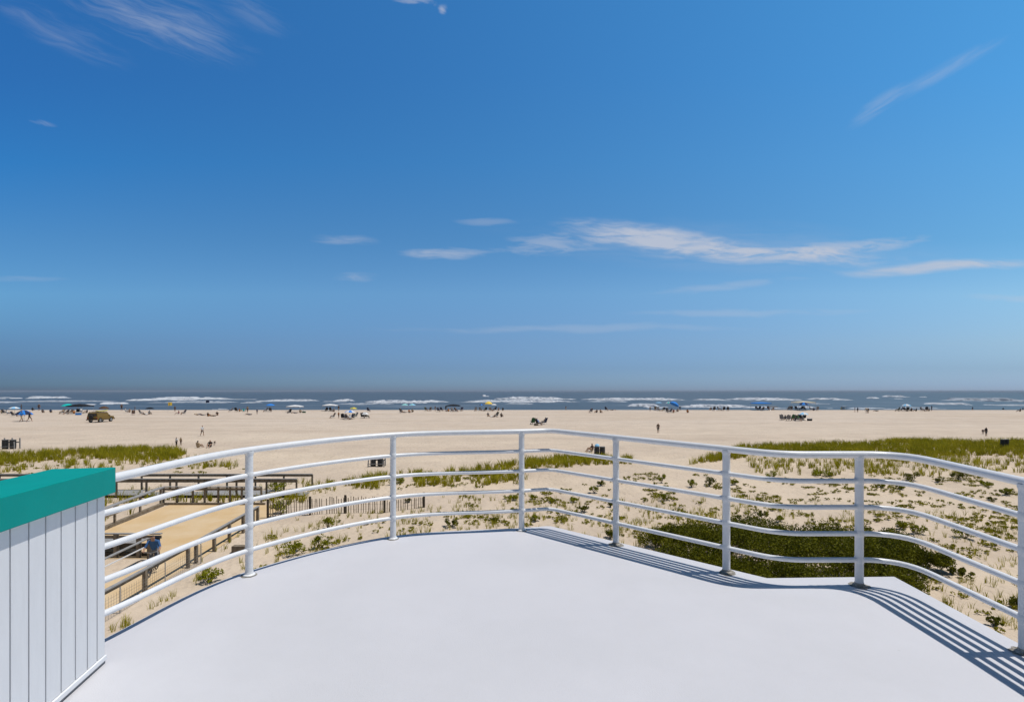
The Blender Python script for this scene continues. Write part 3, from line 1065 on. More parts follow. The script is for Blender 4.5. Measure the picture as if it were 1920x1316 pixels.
# low weeds lying in patches on the sand
WEED = []
weed_pts = scatter([(990, 930), (1180, 890), (1240, 885), (1420, 900), (1640, 893), (2500, 895), (2600, 1250), (1900, 1230), (1650, 1080), (1200, 1010), (1040, 990), (970, 960)], 2.5, (0, 60), (17, 48), .20, .33, 21, .02)
weed_pts += scatter([(840, 930), (1000, 925), (1120, 960), (1000, 990), (860, 985)], 2.0, (-6, 5), (26, 42), .25, .5, 22, .05)
weed_pts += scatter([(500, 1000), (740, 960), (960, 960), (960, 992), (740, 1008), (480, 1075)], 1.3, (-14, 1), (20, 36), .25, .5, 23, .05)
weed_pts += scatter([(-400, 880), (0, 872), (250, 868), (470, 880), (470, 892), (0, 895), (-400, 920)], 1.0, (-70, -18), (38, 56), .25, .5, 24, .1)
weed_pts += scatter([(620, 900), (980, 885), (980, 915), (760, 918), (620, 916)], 1.2, (-18, 3), (34, 50), .25, .5, 25, -.05)
for (x, y, z) in weed_pts:
    w = random.uniform(.25, 1.0) * random.uniform(.7, 1.25)
    f, _ = clumped(w, random.uniform(.10, .24), w * random.uniform(.6, 1), 7, random.randrange(10 ** 6), .5)
    q = leaves(int(18 + w * 70), f, .055, .11)
    WEED.append(q + np.tile(np.array([x, y, z]), (len(q), 1)))
tag(quads_object('dune_weeds', np.concatenate(WEED, 0), 4, M_weed), 'low olive green weeds spreading in patches over the dune sand', 'ground cover', kind='stuff')

SHRUBS = [  # x, base y, width px, height px, label
    (392, 1094, 50, 30, 'rounded green shrub just beyond the deck edge left of a post'),
    (551, 1040, 50, 34, 'leafy green shrub beyond the deck edge, larger of the neighbouring two'),
    (600, 1029, 36, 28, 'smaller leafy shrub beside the larger one at the curved deck edge'),
    (615, 992, 24, 28, 'upright green shrub in front of the sand fence'),
    (847, 990, 28, 22, 'dark green shrub on sand between two railing posts'),
    (925, 980, 16, 14, 'little round dark shrub left of the middle railing post'),
    (1004, 978, 20, 14, 'low shrub right of the middle railing post near the deck edge'),
    (528, 966, 50, 30, 'bushy shrub growing through the left end of the sand fence'),
    (515, 922, 46, 24, 'dense shrub growing against the end of the raised boardwalk'),
    (765, 942, 16, 9, 'small dark shrub at the right end of the sand fence'),
    (1240, 906, 18, 22, 'upright bush at the left foot of the right dune'),
    (1297, 914, 20, 18, 'second bush along the left foot of the right dune'),
    (1330, 912, 24, 22, 'darkest bush on the left slope of the right dune'),
    (1378, 910, 18, 12, 'squat bush beside the fifth railing post on the right dune'),
    (1446, 898, 20, 16, 'round bush below the top rail bend on the right dune'),
    (1710, 902, 28, 22, 'tall dark bush on the right dune right of the corner post'),
    (1797, 899, 34, 17, 'wide dark bush on the far right dune slope'),
    (1761, 904, 15, 10, 'small olive bush left of the wide dark bush'),
    (1128, 910, 18, 12, 'dark bush just left of the post facing the waste bins'),
    (1115, 924, 20, 14, 'olive bush below the clean sand gap in the dunes'),
    (1145, 952, 12, 14, 'small dark bush close behind the fourth railing post'),
    (1095, 962, 22, 15, 'dark spreading bush between the third and fourth posts'),
    (1075, 942, 20, 12, 'olive bush in the middle of the sand left of the fourth post'),
    (1034, 944, 16, 11, 'small bush right of the third post by the lower rails'),
    (1000, 936, 14, 10, 'tiny bush immediately right of the third post'),
    (957, 938, 30, 12, 'flat wide bush immediately left of the third post'),
    (1245, 938, 28, 16, 'broad olive bush amid weeds right of the fourth post'),
    (1145, 1010, 22, 22, 'dark bush at the deck edge left of the hedge'),
    (1430, 975, 20, 20, 'young bush on the sand above the dark hedge'),
    (1462, 980, 16, 12, 'pale young bush at the upper rim of the hedge'),
    (1689, 990, 30, 16, 'olive bush right of the corner post above the rail'),
    (1722, 1002, 28, 20, 'two tiered olive bush right of the hedge'),
    (1807, 1012, 42, 24, 'loose dry looking bush between the lower rails at the right'),
    (1860, 940, 16, 8, 'small dark round bush on bare sand at the right'),
    (1848, 912, 28, 10, 'low olive bush beneath the top rail at the right'),
    (1888, 928, 24, 14, 'spindly bush near the right edge of the view'),
    (1805, 1082, 44, 18, 'ragged dark bush just right of the hedge on the sand'),
    (1690, 918, 20, 12, 'olive bush on pale sand beside the corner post'),
    (1655, 915, 18, 12, 'small olive bush left of its twin by the corner post'),
    (1905, 1140, 36, 26, 'dark weed bush at the deck edge beside the last post'),
    (1866, 1178, 26, 20, 'dry dark bush low down at the right deck edge'),
    (1540, 893, 40, 10, 'flat wide bush under the rails on the right dune'),
    (740, 908, 40, 12, 'low bush on the sand just behind the second post'),
    (690, 902, 26, 10, 'low bush left of the second post near the waste bins'),
]
for k, (px, py, wp, hp, lab) in enumerate(SHRUBS):
    p = place(px, py)
    s = 1 / ppm(p)
    w, h = wp * s, hp * s
    shrub(p, w, h, lab, nl=int(240 + 420 * min(2.2, w)), leaf=(.042 + .010 * w, .075 + .018 * w), nc=11, seed=k + 50, mat=M_hedge if 'dark' in lab else M_shrub, group='single shrubs on the dune')

HEDGE = [  # x, base y, width px, top px, label
    (1262, 1030, 110, 985, 'leftmost shrub of the dark hedge beside the deck'),
    (1340, 1050, 120, 975, 'second shrub from the left in the dark hedge'),
    (1430, 1072, 130, 978, 'dark shrub of the hedge around the fifth railing post'),
    (1520, 1080, 130, 990, 'shrub in the middle of the dark hedge'),
    (1600, 1082, 120, 988, 'dark shrub of the hedge behind the corner post'),
    (1680, 1080, 110, 1005, 'shrub right of the corner post in the hedge'),
    (1722, 1078, 90, 1030, 'rightmost low shrub of the dark hedge'),
    (1390, 1012, 110, 968, 'paler topped shrub at the back of the hedge'),
    (1300, 1012, 90, 985, 'small back shrub near the left end of the hedge'),
    (1480, 1030, 110, 985, 'back shrub of the hedge under the second lower rail'),
    (1580, 1032, 110, 985, 'back shrub of the hedge left of the corner post'),
    (1660, 1040, 90, 990, 'back shrub at the right end of the hedge'),
    (1455, 1120, 130, 1050, 'near shrub of the hedge against the deck edge'),
    (1560, 1125, 140, 1050, 'near hedge shrub tucked below the deck edge'),
    (1665, 1120, 120, 1050, 'near hedge shrub at the deck corner'),
    (1350, 1085, 110, 1040, 'near hedge shrub left of the fifth post'),
    (1285, 1068, 110, 1022, 'near left hedge shrub tight against the angled deck edge'),
    (1415, 1108, 120, 1052, 'near hedge shrub below the deck right of the fifth post'),
]
for k, (px, py, wp, top, lab) in enumerate(HEDGE):
    p = place(px, py)
    s = 1 / ppm(p)
    w = wp * s * 1.35
    h = (py - top) * s * .95
    shrub(p, w, max(h, .7), lab, nl=7000, leaf=(.055, .095), nc=24, seed=k + 300, mat=M_hedge, name='bayberry_shrub', group='hedge of dark shrubs beside the deck', d=w * .85)

# ------------------------------------------------------------------ people
POSES = {}
def pose(name, J, E, h=1.7):
    """J joint -> (x,y,z,r); E list of (a,b,zone); zone 0 skin 1 top 2 bottom 3 hair. One continuous skinned body"""
    names = list(J)
    me = bpy.data.meshes.new('body_' + name)
    me.from_pydata([J[n][:3] for n in names], [(names.index(a), names.index(b)) for a, b, _ in E], [])
    o = bpy.data.objects.new('body_tmp', me)
    COL.objects.link(o)
    o.modifiers.new('skin', 'SKIN')
    sv = me.skin_vertices[0].data
    for i, n in enumerate(names):
        rr = J[n][3]
        sv[i].radius = (rr, rr) if not isinstance(rr, tuple) else rr
        sv[i].use_root = (n == 'pelvis')
    ss = o.modifiers.new('sub', 'SUBSURF'); ss.levels = 1; ss.render_levels = 1
    dg = bpy.context.evaluated_depsgraph_get()
    nm = bpy.data.meshes.new_from_object(o.evaluated_get(dg))
    bpy.data.objects.remove(o)
    nm.name = 'person_' + name
    segs = [(Vector(J[a][:3]), Vector(J[b][:3]), z) for a, b, z in E]
    hd = Vector(J['head'][:3]); ht = Vector(J['top'][:3])
    idx = []
    for p in nm.polygons:
        c = p.center
        best = (9, 0)
        for a, b, z in segs:
            ab = b - a
            t = max(0, min(1, (c - a).dot(ab) / ab.length_squared))
            dd = (c - (a + ab * t)).length
            if dd < best[0]: best = (dd, z)
        z = best[1]
        if z == 0 and (c - hd).length < .17 and ((c - hd).dot((ht - hd).normalized()) > .055 or (c.y < hd.y - .03 and c.z > hd.z - .08)):
            z = 3
        idx.append(z)
    nm.materials.clear()
    for q in (M_skin, cloth('white'), cloth('navy'), M_hair):
        nm.materials.append(q)
    nm.polygons.foreach_set('material_index', idx)
    nm.polygons.foreach_set('use_smooth', [True] * len(idx))
    POSES[name] = nm

def arms_legs(J, sh, el, wr, hn, hip, kn, an, toe):
    for s, t in ((-1, 'l'), (1, 'r')):
        for nm, v, r in (('sh', sh, .068), ('el', el, .046), ('wr', wr, .032), ('hn', hn, .038), ('hip', hip, .095), ('kn', kn, .062), ('an', an, .042), ('toe', toe, .038)):
            q = v[t] if isinstance(v, dict) else v
            J[nm + t] = (q[0] * s, q[1], q[2], r)
EDG = [('pelvis', 'spine', 1), ('spine', 'chest', 1), ('chest', 'neck', 1), ('neck', 'head', 0), ('head', 'top', 0)]
for t in 'lr':
    EDG += [('chest', 'sh' + t, 1), ('sh' + t, 'el' + t, 1), ('el' + t, 'wr' + t, 0), ('wr' + t, 'hn' + t, 0), ('pelvis', 'hip' + t, 2), ('hip' + t, 'kn' + t, 2), ('kn' + t, 'an' + t, 0), ('an' + t, 'toe' + t, 0)]
def torso(pel, sp, ch, nk, hd, tp):
    return {'pelvis': (*pel, .13), 'spine': (*sp, .125), 'chest': (*ch, .145), 'neck': (*nk, .055), 'head': (*hd, .098), 'top': (*tp, .07)}
J = torso((0, 0, .95), (0, 0, 1.13), (0, 0, 1.33), (0, .01, 1.47), (0, .03, 1.59), (0, .02, 1.68))
arms_legs(J, (.18, 0, 1.39), (.23, -.02, 1.12), (.24, .05, .88), (.24, .08, .78), (.09, 0, .88), (.10, .02, .48), (.10, -.01, .08), (.12, .13, .04))
pose('standing', J, EDG)
J = torso((0, 0, .93), (0, .02, 1.11), (0, .04, 1.31), (0, .06, 1.45), (0, .08, 1.57), (0, .08, 1.66))
arms_legs(J, (.18, .04, 1.37), {'l': (.23, -.12, 1.14), 'r': (.23, .16, 1.13)}, {'l': (.24, -.16, .90), 'r': (.23, .32, .95)}, {'l': (.24, -.14, .81), 'r': (.22, .38, .89)},
          (.09, 0, .87), {'l': (.10, .22, .50), 'r': (.10, -.08, .47)}, {'l': (.10, .28, .09), 'r': (.10, -.34, .14)}, {'l': (.11, .42, .06), 'r': (.11, -.26, .04)})
pose('walking', J, EDG)
J = torso((0, 0, .14), (0, -.05, .30), (0, -.06, .50), (0, -.03, .64), (0, .0, .76), (0, .0, .85))
arms_legs(J, (.18, -.05, .56), (.24, .10, .38), (.20, .30, .40), (.16, .38, .42), (.10, .02, .12), (.14, .40, .40), (.12, .62, .07), (.12, .75, .05))
pose('sitting', J, EDG)
J = torso((0, 0, .36), (0, -.10, .52), (0, -.20, .71), (0, -.22, .86), (0, -.20, .98), (0, -.21, 1.07))
arms_legs(J, (.18, -.19, .77), (.27, -.04, .56), (.27, .20, .54), (.26, .28, .53), (.10, .03, .35), (.12, .44, .40), (.12, .56, .07), (.13, .69, .05))
pose('in_chair', J, EDG)
J = torso((0, 0, .13), (0, -.18, .14), (0, -.38, .16), (0, -.52, .16), (0, -.64, .18), (0, -.73, .19))
arms_legs(J, (.18, -.42, .15), (.30, -.22, .08), (.28, .02, .07), (.27, .10, .06), (.10, .06, .12), (.13, .48, .24), (.12, .86, .08), (.13, .96, .13))
pose('lying', J, EDG)
J = torso((0, -.12, .90), (0, .02, 1.03), (0, .20, 1.10), (0, .33, 1.09), (0, .44, 1.06), (0, .52, 1.02))
arms_legs(J, (.18, .24, 1.06), (.22, .32, .80), (.19, .40, .58), (.18, .43, .49), (.09, -.10, .84), (.11, .04, .46), (.11, -.06, .08), (.12, .08, .04))
pose('bending', J, EDG)

PHRASE = {'standing': 'standing', 'walking': 'walking', 'sitting': 'seated', 'in_chair': 'in chair', 'lying': 'lying', 'bending': 'bending'}
NATH = {'standing': 1.7, 'walking': 1.68, 'sitting': .88, 'in_chair': 1.1, 'lying': .3, 'bending': 1.15}
used_labels = set()

def person(loc, ps, top, bot, where, scale=1.0, rz=0.0, skin=None, group=None, label=None):
    o = bpy.data.objects.new('person', POSES[ps])
    o.location = loc
    o.rotation_euler = (0, 0, rz)
    o.scale = (scale,) * 3
    COL.objects.link(o)
    for i, q in enumerate((skin or random.choice((M_skin, M_skin, M_skin2)), cloth(top), cloth(bot), M_hair)):
        o.material_slots[i].link = 'OBJECT'
        o.material_slots[i].material = q
    lab = label or 'person in %s top, %s shorts, %s %s' % (top, bot, PHRASE[ps], where)
    assert lab not in used_labels, lab
    used_labels.add(lab)
    if len(lab.replace(',', ' ').split()) > 15: print('LONG', lab)
    tag(o, lab, 'person', group or 'people on the beach')
    return o

def chair_mesh():
    m = MB()
    m.add([(-.27, -.10, .30), (.27, -.10, .30), (.27, .38, .33), (-.27, .38, .33), (-.27, -.10, .27), (.27, -.10, .27), (.27, .38, .30), (-.27, .38, .30)],
          [(0, 1, 2, 3), (7, 6, 5, 4), (0, 4, 5, 1), (1, 5, 6, 2), (2, 6, 7, 3), (3, 7, 4, 0)])
    m.add([(-.27, -.12, .30), (.27, -.12, .30), (.27, -.40, .98), (-.27, -.40, .98), (-.27, -.15, .29), (.27, -.15, .29), (.27, -.43, .97), (-.27, -.43, .97)],
          [(0, 1, 2, 3), (7, 6, 5, 4), (0, 4, 5, 1), (1, 5, 6, 2), (2, 6, 7, 3), (3, 7, 4, 0)])
    for s in (-.29, .29):
        m.tube([(s, .42, .0), (s, .10, .30), (s, -.22, .54)], .014, 6, 1)
        m.tube([(s, -.30, .0), (s, .05, .28), (s, .36, .52)], .014, 6, 1)
        m.tube([(s, -.22, .54), (s, .36, .54)], .016, 6, 1)
        m.tube([(s, -.10, .28), (s, -.43, 1.0)], .014, 6, 1)
    m.tube([(-.29, .42, .012), (.29, .42, .012)], .014, 6, 1)
    m.tube([(-.29, -.30, .012), (.29, -.30, .012)], .014, 6, 1)
    return m.mesh('folding_chair', [cloth('navy'), M_steel], False)
CHAIR = chair_mesh()
def chair(loc, col, where, scale=1.0, rz=0.0):
    o = bpy.data.objects.new('folding_chair', CHAIR)
    o.location = loc; o.rotation_euler = (0, 0, rz); o.scale = (scale,) * 3
    COL.objects.link(o)
    o.material_slots[0].link = 'OBJECT'
    o.material_slots[0].material = cloth(col)
    assert where not in used_labels, where
    used_labels.add(where)
    tag(o, where, 'chair', 'folding chairs on the beach')

UMB = {}
def umbrella(px, base, top, wpx, cols, label, name='beach_umbrella', tilt=0.0, flatter=1.0):
    p = place(px, base)
    s = 1 / ppm(p)
    w = wpx * s
    H = (base - top) * s
    r = tag(empty(name, p, random.uniform(0, .7)), label, 'umbrella', 'beach umbrellas')
    c = MB()
    nseg, rings = 16, 4
    dome = w * .20 * flatter
    prof = [(0.02, 1.0), (.35, .86), (.7, .52), (1.0, 0.0)]
    for side in (0, -.02):
        for f, zz in prof:
            for k in range(nseg):
                a = 2 * math.pi * k / nseg
                rr = w / 2 * f * (1 if k % 2 == 0 else 1 - .05 * f)
                c.v.append((rr * math.cos(a), rr * math.sin(a), H - dome + dome * zz + side - (0.0 if k % 2 == 0 else -.02 * f)))
    for sd_ in (0, 1):
        b0 = sd_ * nseg * rings
        for i in range(rings - 1):
            for k in range(nseg):
                k2 = (k + 1) % nseg
                q = (b0 + i * nseg + k, b0 + i * nseg + k2, b0 + (i + 1) * nseg + k2, b0 + (i + 1) * nseg + k)
                c.f.append(q[::-1] if sd_ else q[::-1][::-1])
                c.m.append(((k // 2) % 2) if len(cols) > 1 else 0)
    for k in range(nseg):
        k2 = (k + 1) % nseg
        a_, b_ = (rings - 1) * nseg, (2 * rings - 1) * nseg
        c.f.append((a_ + k, a_ + k2, b_ + k2, b_ + k)); c.m.append(0)
    c.f.append(tuple(range(nseg))); c.m.append(0)
    co = c.build('canopy', [cloth(q) for q in cols], r, True)
    pl = MB(); pl.tube([(0, 0, -.2), (0, 0, H - dome * .05)], .025, 6); po = pl.build('pole', M_steel, r)
    if tilt:
        for o in (co,):
            o.location = (0, 0, 0)
            o.rotation_euler = (0, tilt, 0)
            o.location = (-math.sin(tilt) * (H - dome), 0, (H - dome) * (1 - math.cos(tilt)))
    return r
def canopy(px, base, top, wpx, col, label, flat=False, dpx=None):
    p = place(px, base)
    s = 1 / ppm(p)
    w = wpx * s; H = (base - top) * s
    r = tag(empty('canopy_tent', p), label, 'canopy', 'shade canopies on the beach')
    e = H * (.80 if not flat else .90)
    dd = w * .8
    c = MB(); a, b2 = w / 2, dd / 2
    v = [(-a, -b2, e), (a, -b2, e), (a, b2, e), (-a, b2, e), (0, 0, H), (-a, -b2, e - H * .09), (a, -b2, e - H * .09), (a, b2, e - H * .09), (-a, b2, e - H * .09), (-a*.5, -b2*.5, e+(H-e)*.62), (a*.5, -b2*.5, e+(H-e)*.62), (a*.5, b2*.5, e+(H-e)*.62), (-a*.5, b2*.5, e+(H-e)*.62)]
    c.add(v, [(0, 1, 10, 9), (1, 2, 11, 10), (2, 3, 12, 11), (3, 0, 9, 12), (9, 10, 4), (10, 11, 4), (11, 12, 4), (12, 9, 4), (0, 5, 6, 1), (1, 6, 7, 2), (2, 7, 8, 3), (3, 8, 5, 0)])
    c.build('roof', cloth(col), r)
    for sx in (-1, 1):
        for sy in (-1, 1):
            l = MB(); l.tube([(sx * a * .98, sy * b2 * .98, -.1), (sx * a * .98, sy * b2 * .98, e - .01)], .04, 6); l.build('leg', M_steel, r)
    return r

umbrella(127, 772, 757, 20, ['teal'], 'teal umbrella beside the dark canopy left of the truck')
canopy(150, 775, 757, 32, 'black', 'dark flat canopy between teal umbrella and truck')
umbrella(27, 775, 762.5, 17, ['light blue', 'white'], 'blue and white umbrella nearest the left edge of the beach')
umbrella(45, 790, 769, 27, ['blue', 'navy'], 'large blue umbrella over two walkers at the left', flatter=1.6)
umbrella(281, 776, 763.5, 15, ['black'], 'small black umbrella right of the truck near the water')
umbrella(195, 784, 761.5, 17, ['brown'], 'brown umbrella standing just behind the tan truck', flatter=1.4)
umbrella(507, 771, 757, 16, ['blue'], 'bright blue umbrella left of the first white canopy')
canopy(553, 773, 759, 25, 'white', 'white canopy right of the bright blue umbrella')
canopy(619, 770.5, 757, 24, 'white', 'white peaked canopy beside the blue and yellow umbrellas')
umbrella(663, 779, 763.5, 14, ['yellow', 'lime'], 'yellow and green umbrella behind the blue and white one')
umbrella(656, 785, 769, 20, ['blue', 'white'], 'blue and white umbrella in front of the yellow green one')
umbrella(684, 784, 772.5, 14, ['white'], 'small white umbrella right of the blue and white one', flatter=1.6)
umbrella(759, 772, 757, 13, ['pale teal'], 'pale teal umbrella, left one of a close pair')
umbrella(773, 772, 757, 13, ['light blue', 'pale teal'], 'pale blue striped umbrella, right one of a close pair')
canopy(850, 770.5, 757.5, 25, 'black', 'black canopy near the water left of the yellow umbrella')
umbrella(916, 770, 752.5, 15, ['yellow'], 'tall golden yellow umbrella at the water line', flatter=1.6)
umbrella(926, 769, 757, 11, ['white'], 'small white umbrella touching the golden yellow one')
umbrella(903, 769, 757.5, 11, ['navy', 'blue'], 'faded navy umbrella left of the golden yellow one')
umbrella(1264, 772, 753, 19, ['blue'], 'tilted blue umbrella over the big crowd at the water', tilt=.5, flatter=1.4)
umbrella(1254, 771, 753.5, 11, ['teal', 'white'], 'teal and white umbrella against the tilted blue one')
umbrella(1235, 769, 754, 12, ['light blue'], 'thin light blue umbrella left of the tilted blue one', flatter=.5)
canopy(1427, 769, 754, 29, 'blue', 'wide blue canopy at the water on the right', True)
canopy(1449, 768.5, 755.5, 14, 'gray', 'narrow gray canopy frame against the wide blue canopy', True)
canopy(1506, 769, 752, 32, 'cream', 'pale cream canopy behind the domed blue umbrella', True)
umbrella(1507, 770, 754, 17, ['blue', 'navy'], 'domed blue umbrella in front of the pale cream canopy', flatter=1.5)
umbrella(1506, 788, 773, 18, ['light blue', 'white'], 'light blue umbrella over the group sitting mid beach', flatter=1.2)
umbrella(1699.5, 771, 757.5, 15, ['light blue', 'white'], 'light blue umbrella shading the group furthest right', flatter=1.1)

# flags on poles
def flag(px, base, top, wpx, hpx, col, label):
    p = place(px, base); s = 1 / ppm(p); H = (base - top) * s
    r = tag(empty('flag', p), label, 'flag', 'flags on the beach')
    m = MB(); m.tube([(0, 0, -.2), (0, 0, H)], .03, 6); m.build('pole', M_steel, r)
    m = MB(); w, h = wpx * s, hpx * s
    n = 6
    for i in range(n + 1):
        x = w * i / n
        yy = .12 * math.sin(i * 1.3)
        for o_ in (0, .02):
            m.v += [(x + .03, yy + o_, H - .05), (x + .03, yy + o_, H - .05 - h * (1 - .1 * i / n))]
    for i in range(n):
        q = i * 4
        m.f += [(q, q + 1, q + 5, q + 4), (q + 2, q + 6, q + 7, q + 3), (q, q + 4, q + 6, q + 2), (q + 1, q + 3, q + 7, q + 5)]
        m.m += [0] * 4
    m.build('cloth', cloth(col), r)
flag(315, 771, 754, 7, 6.5, 'yellow', 'yellow flag on a tall pole by the surf')
flag(386, 770, 750, 6, 5, 'navy', 'navy flag on a tall pole by the surf')

